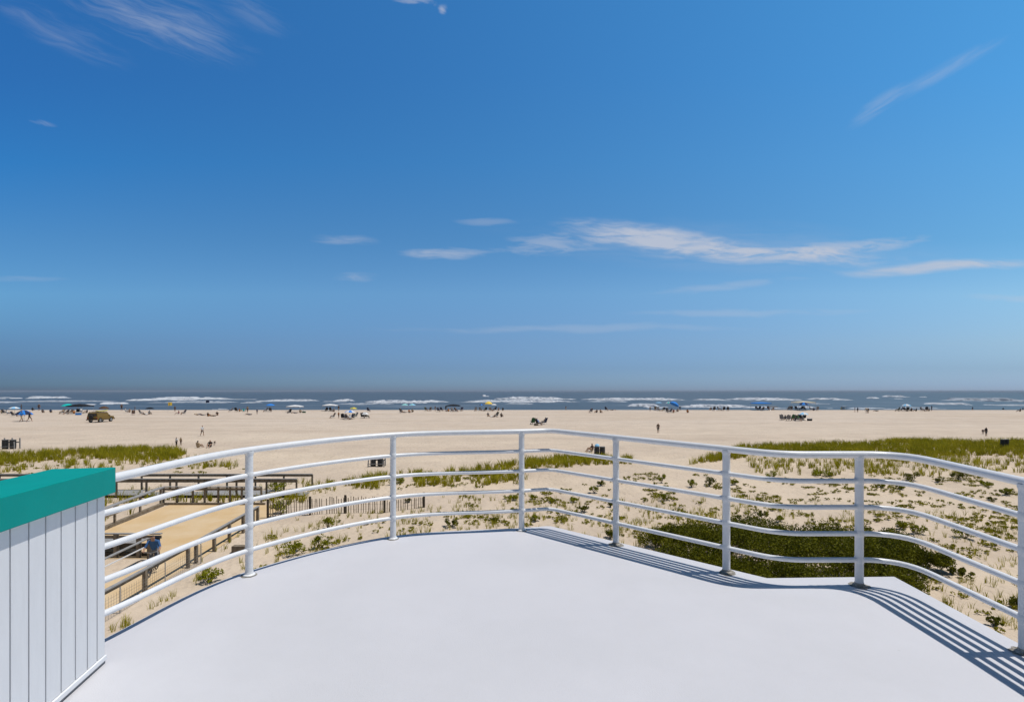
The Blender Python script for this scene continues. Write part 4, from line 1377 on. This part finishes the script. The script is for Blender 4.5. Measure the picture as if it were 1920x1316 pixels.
# clusters: (where text, [(x, base, pose, top, bottom, height px or None)...])
CL = [
    ('by the leftmost umbrella', [(8, 776, 'in_chair', 'navy', 'black'), (15, 778, 'in_chair', 'white', 'navy'), (25, 781, 'in_chair', 'black', 'black'), (40, 770, 'standing', 'dark gray', 'navy'), (3, 775, 'sitting', 'tan', 'gray')]),
    ('beneath the large blue umbrella', [(40, 791, 'walking', 'blue', 'tan'), (55, 791, 'walking', 'navy', 'brown')]),
    ('left of the teal umbrella', [(61, 770, 'sitting', 'black', 'gray'), (73, 770, 'standing', 'brown', 'navy'), (80, 774, 'sitting', 'dark gray', 'black'), (95, 774, 'sitting', 'navy', 'tan')]),
    ('by the teal umbrella', [(117, 776, 'in_chair', 'tan', 'gray'), (125, 777, 'in_chair', 'black', 'brown'), (133, 776, 'in_chair', 'brown', 'tan'), (139, 776, 'sitting', 'orange', 'black'), (146, 775, 'in_chair', 'black', 'navy'), (152, 777, 'standing', 'white', 'navy', 12), (163, 774, 'sitting', 'navy', 'brown')]),
    ('right of the tan truck', [(228, 770, 'standing', 'brown', 'black'), (237, 774, 'in_chair', 'white', 'gray'), (243, 773, 'sitting', 'tan', 'black'), (250, 778, 'in_chair', 'brown', 'navy'), (253, 772, 'standing', 'black', 'gray', 10), (264, 777, 'in_chair', 'black', 'dark gray'), (273, 778, 'lying', 'white', 'black'), (280, 777, 'sitting', 'gray', 'tan')]),
    ('near the yellow flag', [(328, 772, 'standing', 'brown', 'brown', 11), (335, 777, 'sitting', 'red', 'white'), (345, 777, 'in_chair', 'navy', 'black'), (371, 778, 'lying', 'tan', 'gray'), (379, 779, 'lying', 'gray', 'navy'), (390, 781, 'sitting', 'brown', 'orange'), (400, 780.5, 'lying', 'brown', 'tan'), (407, 779, 'sitting', 'black', 'brown')]),
    ('left of bright blue umbrella', [(434, 772, 'in_chair', 'gray', 'navy'), (443, 772, 'in_chair', 'brown', 'black'), (449, 772, 'sitting', 'orange', 'tan'), (457, 772, 'sitting', 'teal', 'white'), (464, 774, 'standing', 'tan', 'brown', 13), (467, 778, 'lying', 'navy', 'black'), (482, 777, 'standing', 'navy', 'gray', 10)]),
    ('near the first white canopy', [(499, 772, 'in_chair', 'dark gray', 'gray'), (507, 772, 'in_chair', 'black', 'black'), (532, 768.5, 'bending', 'orange', 'black'), (543, 775, 'in_chair', 'black', 'navy'), (553, 775, 'lying', 'gray', 'navy'), (563, 774, 'sitting', 'tan', 'navy')]),
    ('beside the peaked white canopy', [(612, 771.5, 'in_chair', 'black', 'gray'), (620, 771.5, 'in_chair', 'navy', 'gray'), (626, 772, 'sitting', 'gray', 'black'), (635, 771, 'standing', 'brown', 'tan', 11), (635, 784, 'standing', 'orange', 'brown', 12), (625, 784, 'in_chair', 'brown', 'gray'), (691, 772, 'in_chair', 'black', 'brown')]),
    ('around the blue white umbrella', [(643, 786, 'in_chair', 'dark gray', 'navy'), (650, 787, 'in_chair', 'black', 'black'), (656, 787, 'sitting', 'white', 'black'), (661, 786, 'in_chair', 'navy', 'black'), (667, 783, 'in_chair', 'gray', 'green'), (680, 784, 'in_chair', 'brown', 'gray'), (687, 784, 'in_chair', 'tan', 'green')]),
    ('under the paired pale umbrellas', [(752, 774, 'in_chair', 'black', 'black'), (758, 774, 'lying', 'gray', 'black'), (767, 774, 'sitting', 'orange', 'brown'), (773, 773, 'sitting', 'tan', 'black')]),
    ('by the black canopy', [(799, 771, 'in_chair', 'black', 'gray'), (807, 771, 'in_chair', 'dark gray', 'black'), (816, 771, 'standing', 'brown', 'tan', 10), (822, 772, 'in_chair', 'navy', 'black'), (828, 771, 'in_chair', 'black', 'brown'), (836, 771, 'standing', 'black', 'black', 11), (841, 772, 'sitting', 'orange', 'tan'), (848, 772, 'in_chair', 'gray', 'black'), (855, 772, 'in_chair', 'brown', 'brown'), (866, 771, 'in_chair', 'navy', 'gray')]),
    ('by the golden yellow umbrella', [(892, 771, 'in_chair', 'gray', 'black'), (901, 771, 'in_chair', 'navy', 'black'), (910, 771, 'in_chair', 'black', 'black'), (920, 771, 'in_chair', 'brown', 'black'), (928, 770, 'in_chair', 'dark gray', 'navy'), (935, 770, 'sitting', 'tan', 'gray'), (943, 770, 'sitting', 'black', 'tan')]),
    ('nearer than the yellow umbrella', [(915, 781, 'sitting', 'gray', 'tan'), (924, 782, 'lying', 'white', 'navy'), (931, 782, 'in_chair', 'black', 'gray'), (940, 782, 'sitting', 'brown', 'black')]),
    ('in trio behind middle post', [(999, 796, 'in_chair', 'tan', 'gray'), (1009, 798, 'in_chair', 'blue', 'navy'), (1021, 796, 'in_chair', 'brown', 'black')]),
    ('at surf above sand gap', [(1061, 769, 'standing', 'brown', 'tan', 8), (1108, 774, 'in_chair', 'navy', 'gray'), (1119, 774, 'sitting', 'brown', 'black'), (1126, 774, 'sitting', 'tan', 'brown'), (1137, 770, 'in_chair', 'black', 'black'), (1148, 769.5, 'lying', 'gray', 'navy')]),
    ('by the tilted blue umbrella', [(1219, 771, 'standing', 'tan', 'black', 9), (1229, 769.5, 'in_chair', 'brown', 'gray'), (1235, 771, 'in_chair', 'gray', 'navy'), (1244, 771, 'in_chair', 'black', 'green'), (1251, 773, 'in_chair', 'dark gray', 'black'), (1257, 774, 'in_chair', 'navy', 'black'), (1263, 774, 'sitting', 'red', 'tan'), (1271, 772, 'sitting', 'tan', 'brown'), (1275, 770, 'standing', 'black', 'navy', 9), (1289, 774, 'sitting', 'orange', 'black')]),
    ('left of wide blue canopy', [(1333, 769, 'sitting', 'dark gray', 'black'), (1339, 770, 'in_chair', 'brown', 'black'), (1348, 770, 'in_chair', 'gray', 'gray'), (1357, 770, 'in_chair', 'black', 'gray'), (1365, 770, 'in_chair', 'navy', 'brown')]),
    ('under the wide blue canopy', [(1411, 768, 'sitting', 'gray', 'navy'), (1419, 769, 'in_chair', 'black', 'black'), (1424, 769, 'in_chair', 'dark gray', 'gray'), (1430, 770, 'in_chair', 'navy', 'black'), (1441, 769, 'in_chair', 'brown', 'navy'), (1450, 769, 'sitting', 'black', 'gray')]),
    ('around the cream canopy', [(1479, 769, 'in_chair', 'gray', 'black'), (1484, 769, 'in_chair', 'black', 'navy'), (1493, 769, 'in_chair', 'navy', 'gray'), (1502, 769, 'in_chair', 'black', 'black'), (1508, 769, 'in_chair', 'dark gray', 'black'), (1520, 769.5, 'in_chair', 'brown', 'gray'), (1526, 770, 'sitting', 'navy', 'navy'), (1533, 769.5, 'in_chair', 'black', 'gray')]),
    ('in the mid beach group', [(1466, 788, 'in_chair', 'gray', 'gray'), (1472, 787, 'sitting', 'black', 'tan'), (1478, 789, 'in_chair', 'black', 'black'), (1486, 788, 'in_chair', 'brown', 'black'), (1491, 790, 'sitting', 'dark gray', 'navy'), (1497, 790, 'in_chair', 'green', 'gray'), (1502, 788, 'in_chair', 'navy', 'black'), (1507, 787, 'in_chair', 'gray', 'black')]),
    ('near the lifeguard chair', [(1577, 768, 'standing', 'yellow', 'green', 11), (1589, 768, 'sitting', 'brown', 'black'), (1603, 773, 'standing', 'gray', 'tan', 10), (1608, 773.5, 'standing', 'navy', 'black', 10), (1625, 775, 'bending', 'tan', 'gray'), (1628, 775, 'standing', 'brown', 'tan', 10), (1643, 771, 'lying', 'black', 'black')]),
    ('by the rightmost umbrella', [(1684, 771, 'in_chair', 'black', 'black'), (1690, 771, 'in_chair', 'navy', 'navy'), (1697, 771, 'in_chair', 'dark gray', 'brown'), (1702, 771, 'in_chair', 'black', 'gray'), (1709, 771, 'sitting', 'brown', 'black'), (1718, 771.5, 'sitting', 'black', 'brown'), (1729, 771, 'in_chair', 'gray', 'black'), (1737, 770, 'in_chair', 'brown', 'navy'), (1742, 771, 'sitting', 'gray', 'tan'), (1747, 770, 'standing', 'black', 'black', 10)]),
    ('right of the last umbrella', [(1773, 767, 'sitting', 'black', 'gray'), (1794, 767, 'standing', 'brown', 'black', 5), (1812, 767, 'in_chair', 'dark gray', 'black'), (1818, 767, 'sitting', 'tan', 'navy'), (1829, 767, 'in_chair', 'black', 'brown')]),
    ('at the beach right edge', [(1875, 767, 'in_chair', 'navy', 'black'), (1881, 767, 'standing', 'black', 'brown', 10), (1888, 768, 'lying', 'tan', 'black'), (1913, 772, 'sitting', 'brown', 'tan')]),
    ('alone on empty sand', [(1234, 812, 'standing', 'brown', 'black', 19), (379, 817.5, 'walking', 'white', 'brown', 20)]),
    ('behind the left grass dune', [(331, 838.5, 'standing', 'white', 'black', 19), (339, 834.5, 'standing', 'tan', 'brown', 15), (371, 840, 'sitting', 'tan', 'tan'), (394, 838.5, 'sitting', 'black', 'black'), (402, 835, 'bending', 'brown', 'gray', 8)]),
    ('above the right grass dune', [(1849, 818, 'standing', 'black', 'dark gray', 17), (1843, 815, 'bending', 'brown', 'black', 9)]),
]
for where, lst in CL:
    for k, it in enumerate(lst):
        px, by, ps, tp, bt = it[:5]
        p = place(px, by)
        hp = it[5] if len(it) > 5 else None
        s = (hp / ppm(p)) / NATH[ps] if hp else (1.0 if p.y < 70 else 1.36)
        rz = random.uniform(-1.2, 1.2) if random.random() < .6 else random.uniform(2, 4.2)
        if ps in ('lying',):
            rz = R(90) * random.choice((-1, 1)) + random.uniform(-.4, .4)
        person(p, ps, tp, bt, where, s, rz)
        if ps == 'in_chair':
            col = random.choice(('navy', 'black', 'dark gray', 'black', 'gray', 'green'))
            chair(p, col, '%s chair holding person in %s and %s %s' % (col, tp, bt, where), s, rz)
for px, by, hp, tp, bt, lab in ((1823.5, 765, 10, 'navy', 'gray', 'person in navy top wading in the surf at the right'), (1918, 764, 9, 'black', 'navy', 'person in black top wading at the right edge of the view')):
    d = 196.0
    p = Vector(((px - 960) / FPX * d, d, .15))
    person(p, 'standing', tp, bt, '', hp / (FPX / d) / 1.7 + .15, .4, label=lab)
p = place(1110, 847)
person(p, 'sitting', 'brown', 'tan', 'left of the two waste barrels', 1.05, 1.9)

# lifeguard chair, coolers, bags
def lifeguard_chair():
    p = place(1583, 768.5)
    s = 1 / ppm(p)
    r = tag(empty('lifeguard_chair', p), 'tall white lifeguard chair at the water with small roof', 'lifeguard chair')
    H = 13 * s; w = 8 * s
    for sx in (-1, 1):
        for sy in (-1, 1):
            m = MB(); m.beam((sx * w * .55, sy * w * .5, -.1), (sx * w * .38, sy * w * .32, H * .9), .14, .14); m.build('leg', M_white, r)
    m = MB(); m.box(-w * .45, w * .45, -w * .4, w * .4, H * .52, H * .58); m.build('seat', M_white, r)
    m = MB(); m.box(-w * .45, w * .45, w * .28, w * .34, H * .58, H * .86); m.build('backrest', M_white, r)
    m = MB(); m.box(-w * .55, w * .55, -w * .5, w * .5, H * .90, H * .96); m.build('roof', M_white, r)
    for k in range(3):
        m = MB(); m.box(-w * .5, w * .5, -w * .5, -w * .44, H * (.12 + .13 * k), H * (.16 + .13 * k)); m.build('rung', M_white, r)
lifeguard_chair()
def cooler(px, by, col, label, sc=1.0):
    p = place(px, by)
    r = tag(empty('cooler', p, random.uniform(-.5, .5)), label, 'cooler')
    r.scale = (sc,) * 3
    m = MB(); m.box(-.38, .38, -.22, .22, 0, .36); m.build('body', cloth(col), r, bevel=.03)
    m = MB(); m.box(-.40, .40, -.24, .24, .362, .45); m.build('lid', cloth('white'), r, bevel=.03)
    m = MB(); m.tube([(-.41, 0, .25), (-.46, 0, .42), (-.46, 0, .52), (.46, 0, .52), (.46, 0, .42), (.41, 0, .25)], .015, 6); m.build('handle', M_steel, r)
cooler(147, 778, 'blue', 'blue cooler with white lid in front of the dark canopy', 1.6)
cooler(1518, 789, 'black', 'black cooler right of the mid beach light blue umbrella', 1.2)
cooler(1005, 798, 'tan', 'tan cooler between two seated people behind the middle post', 1.0)
cooler(570, 774, 'green', 'green cooler beside the first white canopy', 1.2)

# waste barrels
def barrel(loc, label, h=.95, rad=.31, rack=False):
    r = tag(empty('trash_barrel', loc, random.uniform(0, 3)), label, 'trash can', 'black trash barrels on the beach')
    m = MB(); m.lathe([(rad * .86, 0), (rad * .92, .04), (rad, h * .3), (rad * 1.03, h * .32), (rad, h * .34), (rad, h * .66), (rad * 1.03, h * .68), (rad, h * .70), (rad * .97, h - .03), (rad * 1.02, h), (rad * .93, h), (rad * .90, h - .12)], 18)
    m.build('drum', M_black, r, True)
    m = MB(); m.lathe([(rad * .99, h + .002), (rad * 1.05, h + .01), (rad * 1.05, h + .05), (rad * .96, h + .05)], 18); m.build('liner', cloth('gray'), r, True)
def rack(loc, w, h, label):
    r = tag(empty('barrel_rack', loc), label, 'rack', 'racks holding trash barrels')
    for sx in (-1, 0, 1):
        m = MB(); m.beam((sx * w / 2, .36, -.2), (sx * w / 2, .36, h), .09, .09); m.build('post', M_woodtop, r)
        if sx:
            m = MB(); m.beam((sx * w / 2 * 1.12, -.36, -.2), (sx * w / 2 * 1.04, -.36, h * .72), .08, .08); m.build('post', M_woodtop, r)
    for z in (h * .62,):
        m = MB(); m.beam((-w / 2, .30, z), (w / 2, .30, z), .04, .12); m.build('cross_board', M_woodtop, r)
    m = MB(); m.beam((-w * .58, -.42, .30), (w * .58, -.42, .30), .03, .06); m.build('front_rail', M_woodtop, r)
for (px, by, wd, where) in ((17, 842, 1.5, 'at the left edge above the grass dune'), (707, 875, 1.15, 'on bare sand left of the second railing post')):
    p = place(px, by)
    s = wd / 1.3
    barrel(p + Vector((-.37 * s, 0, 0)), 'left black barrel in the rack ' + where, .88 * s, .25 * s)
    barrel(p + Vector((.37 * s, 0, 0)), 'right black barrel in the rack ' + where, .88 * s, .25 * s)
    rack(p, 1.5 * s, 1.05 * s, 'gray board rack holding two barrels ' + where)
p = place(1119, 856)
barrel(p, 'left taller black barrel overfilled with pale rubbish below the top rail', 1.0, .28)
m = MB(); m.lathe([(.0, 0.0), (.2, .02), (.27, .12), (.2, .26), (.03, .34)], 10, 0, (0, 0, 0)); o = m.build('rubbish_bag', cloth('light blue'), None, True); o.location = p + Vector((.03, 0, 1.02))
tag(o, 'pale rubbish bag on top of the left taller barrel', 'bag')
p = place(1129.5, 856)
barrel(p, 'right plain black barrel standing beside the overfilled one', 1.0, .28)
for px, t_ in ((1880, 'left'), (1887.5, 'right')):
    p = place(px, 841)
    barrel(p, t_ + ' one of two black barrels showing over the right grass dune', .95, .20)

# ------------------------------------------------------------------ truck on the beach
def truck():
    p = place(189, 791)
    r = tag(empty('truck', p, R(95)), 'tan beach patrol truck with yellow board on its roof', 'truck')
    S = 1.13
    r.scale = (S, S, S)
    # local x forward; profile of an open-bed four wheel drive
    prof = [(-2.25, .50), (-2.28, 1.02), (-2.2, 1.12), (-2.12, 1.80), (-1.95, 1.88), (.45, 1.88), (.62, 1.82), (1.12, 1.16), (2.12, 1.05), (2.28, .92), (2.30, .48), (1.98, .44),
            (1.90, .66), (1.72, .84), (1.45, .90), (1.18, .84), (1.0, .66), (.92, .44), (-.92, .44), (-1.0, .66), (-1.18, .84), (-1.45, .90), (-1.72, .84), (-1.9, .66), (-1.98, .46)]
    m = MB(); n = len(prof)
    def halfw(z):
        return .92 if z < 1.1 else .92 - (z - 1.1) * .16
    m.v = [(x, -halfw(z), z) for x, z in prof] + [(x, halfw(z), z) for x, z in prof]
    m.f = [tuple(range(n)), tuple(range(n, 2 * n))[::-1]] + [(i, n + i, n + (i + 1) % n, (i + 1) % n) for i in range(n)]
    m.m = [0] * len(m.f)
    bo = m.build('body', M_truck, r)
    bm = bmesh.new(); bm.from_mesh(bo.data); bmesh.ops.recalc_face_normals(bm, faces=bm.faces[:]); bm.to_mesh(bo.data); bm.free()
    for s in (-1, 1):
        for a, b_, c_, d_ in ((-2.0, -1.05, -2.05, -1.05), (-.97, -.08, -.97, -.08), (0.0, .50, 0.0, .92)):
            m = MB(); w1, w2 = .875 + .012, .81 + .012
            vs = [(c_, s * w1, 1.22), (d_, s * w1, 1.22), (b_, s * w2, 1.72), (a, s * w2, 1.72)]
            vs2 = [(x, y - s * .03, z) for x, y, z in vs]
            m.add(vs + vs2, [(0, 1, 2, 3), (7, 6, 5, 4), (0, 4, 5, 1), (1, 5, 6, 2), (2, 6, 7, 3), (3, 7, 4, 0)]); m.build('window', M_glass, r)
        m = MB(); m.box(-1.9, 1.9, s * .90 - .03, s * .90 + .04, .50, .60); m.build('sill_step', M_trim, r)
        m = MB(); m.box(2.285, 2.32, s * .62 - .16, s * .62 + .16, .72, .92); m.build('headlight', M_lamp, r)
        m = MB(); m.box(-2.31, -2.27, s * .80 - .08, s * .80 + .08, .72, 1.0); m.build('tail_light', M_red, r)
        m = MB(); m.box(.78, .92, s * 1.0 - .09, s * 1.0 + .09, 1.18, 1.34); m.build('mirror', M_trim, r)
        for x in (-1.45, 1.45):
            t = MB()
            t.lathe([(.25, -.12), (.40, -.12), (.43, -.06), (.43, .06), (.40, .12), (.25, .12)], 22)
            to = t.build('wheel', M_rubber, r, True)
            to.rotation_euler = (R(90), 0, 0); to.location = (x, s * .80, .43)
            h = MB(); h.lathe([(.05, -.13), (.24, -.13), (.25, -.09), (.25, .09), (.24, .13), (.05, .13)], 16)
            h.build('rim', M_steel, to, True)
    m = MB(); vs = [(.68, -.76, 1.74), (.68, .76, 1.74), (1.10, .82, 1.20), (1.10, -.82, 1.20)]
    m.add(vs + [(x + .03, y, z + .02) for x, y, z in vs], [(0, 1, 2, 3), (4, 7, 6, 5), (0, 4, 5, 1), (1, 5, 6, 2), (2, 6, 7, 3), (3, 7, 4, 0)]); m.build('windscreen', M_glass, r)
    m = MB(); m.box(-2.235, -2.17, -.72, .72, 1.22, 1.72); m.build('rear_window', M_glass, r)
    m = MB(); m.box(2.305, 2.46, -.95, .95, .46, .68); m.build('front_bumper', M_trim, r, bevel=.03)
    m = MB(); m.box(-2.46, -2.285, -.95, .95, .46, .66); m.build('rear_bumper', M_trim, r, bevel=.03)
    m = MB(); m.box(2.29, 2.315, -.42, .42, .70, .94); m.build('grille', M_trim, r)
    k = MB()
    for y in (-.70, .70): k.tube([(-2.0, y, 1.99), (.5, y, 1.99)], .03, 8)
    for x in (-1.9, -1.1, -.3, .4): k.tube([(x, -.72, 1.99), (x, .72, 1.99)], .025, 8); k.box(x - .03, x + .03, -.72, -.66, 1.87, 1.99); k.box(x - .03, x + .03, .66, .72, 1.87, 1.99)
    k.build('roof_rack', M_trim, r)
    sp = MB(); sp.lathe([(.2, 0), (.36, 0), (.39, .06), (.39, .16), (.36, .2), (.1, .2)], 20); so = sp.build('spare_wheel', M_rubber, r, True)
    so.rotation_euler = (0, R(-90), 0); so.location = (-2.285, .1, 1.05)
    # rescue board strapped on the rack: a thing of its own
    bd = MB(); N = 20
    for i in range(N + 1):
        t = i / N
        x = -1.75 + 3.1 * t
        wv = .30 * (math.sin(math.pi * min(1, max(0, t * .96 + .02))) ** .45)
        z = 2.06 + .12 * (abs(t - .45) * 2) ** 3
        bd.v += [(x, -wv, z), (x, wv, z), (x, wv * .85, z + .09), (x, -wv * .85, z + .09)]
    for i in range(N):
        q = i * 4
        for a in range(4):
            bd.f.append((q + a, q + (a + 1) % 4, q + 4 + (a + 1) % 4, q + 4 + a)); bd.m.append(0)
    bd.f += [(0, 3, 2, 1), (N * 4, N * 4 + 1, N * 4 + 2, N * 4 + 3)]; bd.m += [0, 0]
    o = bd.build('rescue_board', M_yellow, None, True)
    o.location = p; o.rotation_euler = (0, 0, R(95)); o.scale = (S, S, S)
    mtx = Matrix.Translation(p) @ Matrix.Rotation(R(95), 4, 'Z')
    o.location = mtx @ Vector((0, .30 * -S, .02 * S))
    tag(o, 'yellow rescue board lying on the truck roof rack', 'rescue board')
truck()

# ------------------------------------------------------------------ cyclist on the sand court
def bicycle(loc, rz):
    r = tag(empty('bicycle', loc, rz), 'dark bicycle on the sand court behind the railings', 'bicycle')
    def wheel(y):
        m = MB(); pts = [(0, y + .31 * math.cos(a), .33 + .31 * math.sin(a)) for a in np.linspace(0, 2 * math.pi, 25)]
        m.tube(pts, .022, 6, cap=False); w = m.build('wheel', M_rubber, r, True)
        s = MB()
        for k in range(10):
            a = math.pi * 2 * k / 10
            s.tube([(0, y, .33), (0, y + .3 * math.cos(a), .33 + .3 * math.sin(a))], .003, 4)
        s.tube([(-.05, y, .33), (.05, y, .33)], .025, 8)
        s.build('spokes', M_steel, w)
    wheel(-.5); wheel(.52)
    m = MB()
    for a, b in (((0, -.5, .33), (0, -.08, .30)), ((0, -.08, .30), (0, -.2, .82)), ((0, -.5, .33), (0, -.2, .76)), ((0, -.18, .74), (0, .36, .80)), ((0, -.08, .30), (0, .36, .72)), ((0, .52, .33), (0, .34, .90))):
        m.tube([a, b], .018, 8)
    m.build('frame', M_black, r, True)
    m = MB(); m.tube([(-.30, .24, 1.0), (-.18, .33, 1.02), (0, .34, .98), (.18, .33, 1.02), (.30, .24, 1.0)], .014, 8); m.tube([(0, .34, .88), (0, .34, .99)], .016, 8); m.build('handlebar', M_steel, r, True)
    m = MB(); m.lathe([(.03, -.02), (.10, 0), (.11, .04), (.05, .06)], 12, 0, (0, -.24, .84)); m.build('saddle', M_black, r, True)
    m = MB(); m.tube([(-.14, -.08, .30), (.14, -.08, .30)], .012, 6); m.box(-.2, -.12, -.12, -.02, .28, .30); m.box(.12, .2, -.12, -.02, .28, .30); m.build('pedal', M_black, r)
    return r
p = Vector((-16.05, 22.7, 0)); p.z = ground_z(p.x, p.y) + .015
bicycle(p, R(200))
J = torso((0, -.22, .95), (0, -.14, 1.12), (0, -.02, 1.30), (0, .06, 1.43), (0, .10, 1.55), (0, .11, 1.65))
arms_legs(J, (.18, 0, 1.35), (.28, .12, 1.12), (.29, .22, 1.04), (.29, .27, 1.02), (.10, -.18, .90), {'l': (.13, .14, .62), 'r': (.13, .0, .50)}, {'l': (.14, -.02, .34), 'r': (.14, -.14, .10)}, {'l': (.15, .10, .33), 'r': (.16, -.02, .05)})
E2 = list(EDG)
for t, sgn in (('l', -1), ('r', 1)):
    for k in range(4):
        a = 'f%d%s' % (k, t); b = 'g%d%s' % (k, t)
        J[a] = (sgn * (.262 + k * .018), .315 - k * .004, 1.018, .010)
        J[b] = (sgn * (.262 + k * .018), .325 - k * .006, .978, .008)
        E2 += [('hn' + t, a, 0), (a, b, 0)]
    J['th' + t] = (sgn * .245, .255, .985, .011); E2.append(('hn' + t, 'th' + t, 0))
pose('cycling', J, E2)
PHRASE['cycling'] = 'astride a bicycle'
person(p, 'cycling', 'faded blue', 'gray', '', 1.04, R(200), M_skin, label='person in faded blue shirt and gray shorts astride a bicycle on the sand court', group='people on the boardwalk')
bp_ = MB(); bp_.box(-.17, .17, -.13, .1, -.2, .26)
bo = bp_.build('backpack', cloth('black'), None, bevel=.06)
mt = Matrix.Translation(p) @ Matrix.Rotation(R(200), 4, 'Z')
bo.location = mt @ Vector((0, -.26, 1.30)); bo.rotation_euler = (0, 0, R(200))
tag(bo, 'black backpack on the back of the cyclist', 'backpack')

# ------------------------------------------------------------------ sea haze
hz = MB(); hz.box(-27000, 27000, -300, 27000, -10, 12.0)
hm = bpy.data.materials.new('haze'); hm.use_nodes = True
hn = hm.node_tree; hn.nodes.remove(hn.nodes['Principled BSDF'])
pv = hn.nodes.new('ShaderNodeVolumePrincipled')
pv.inputs['Color'].default_value = (0.58, 0.65, 0.76, 1)
pv.inputs['Density'].default_value = 0.00013
hn.links.new(pv.outputs[0], hn.nodes['Material Output'].inputs['Volume'])
tag(hz.build('haze', hm), kind='stuff')
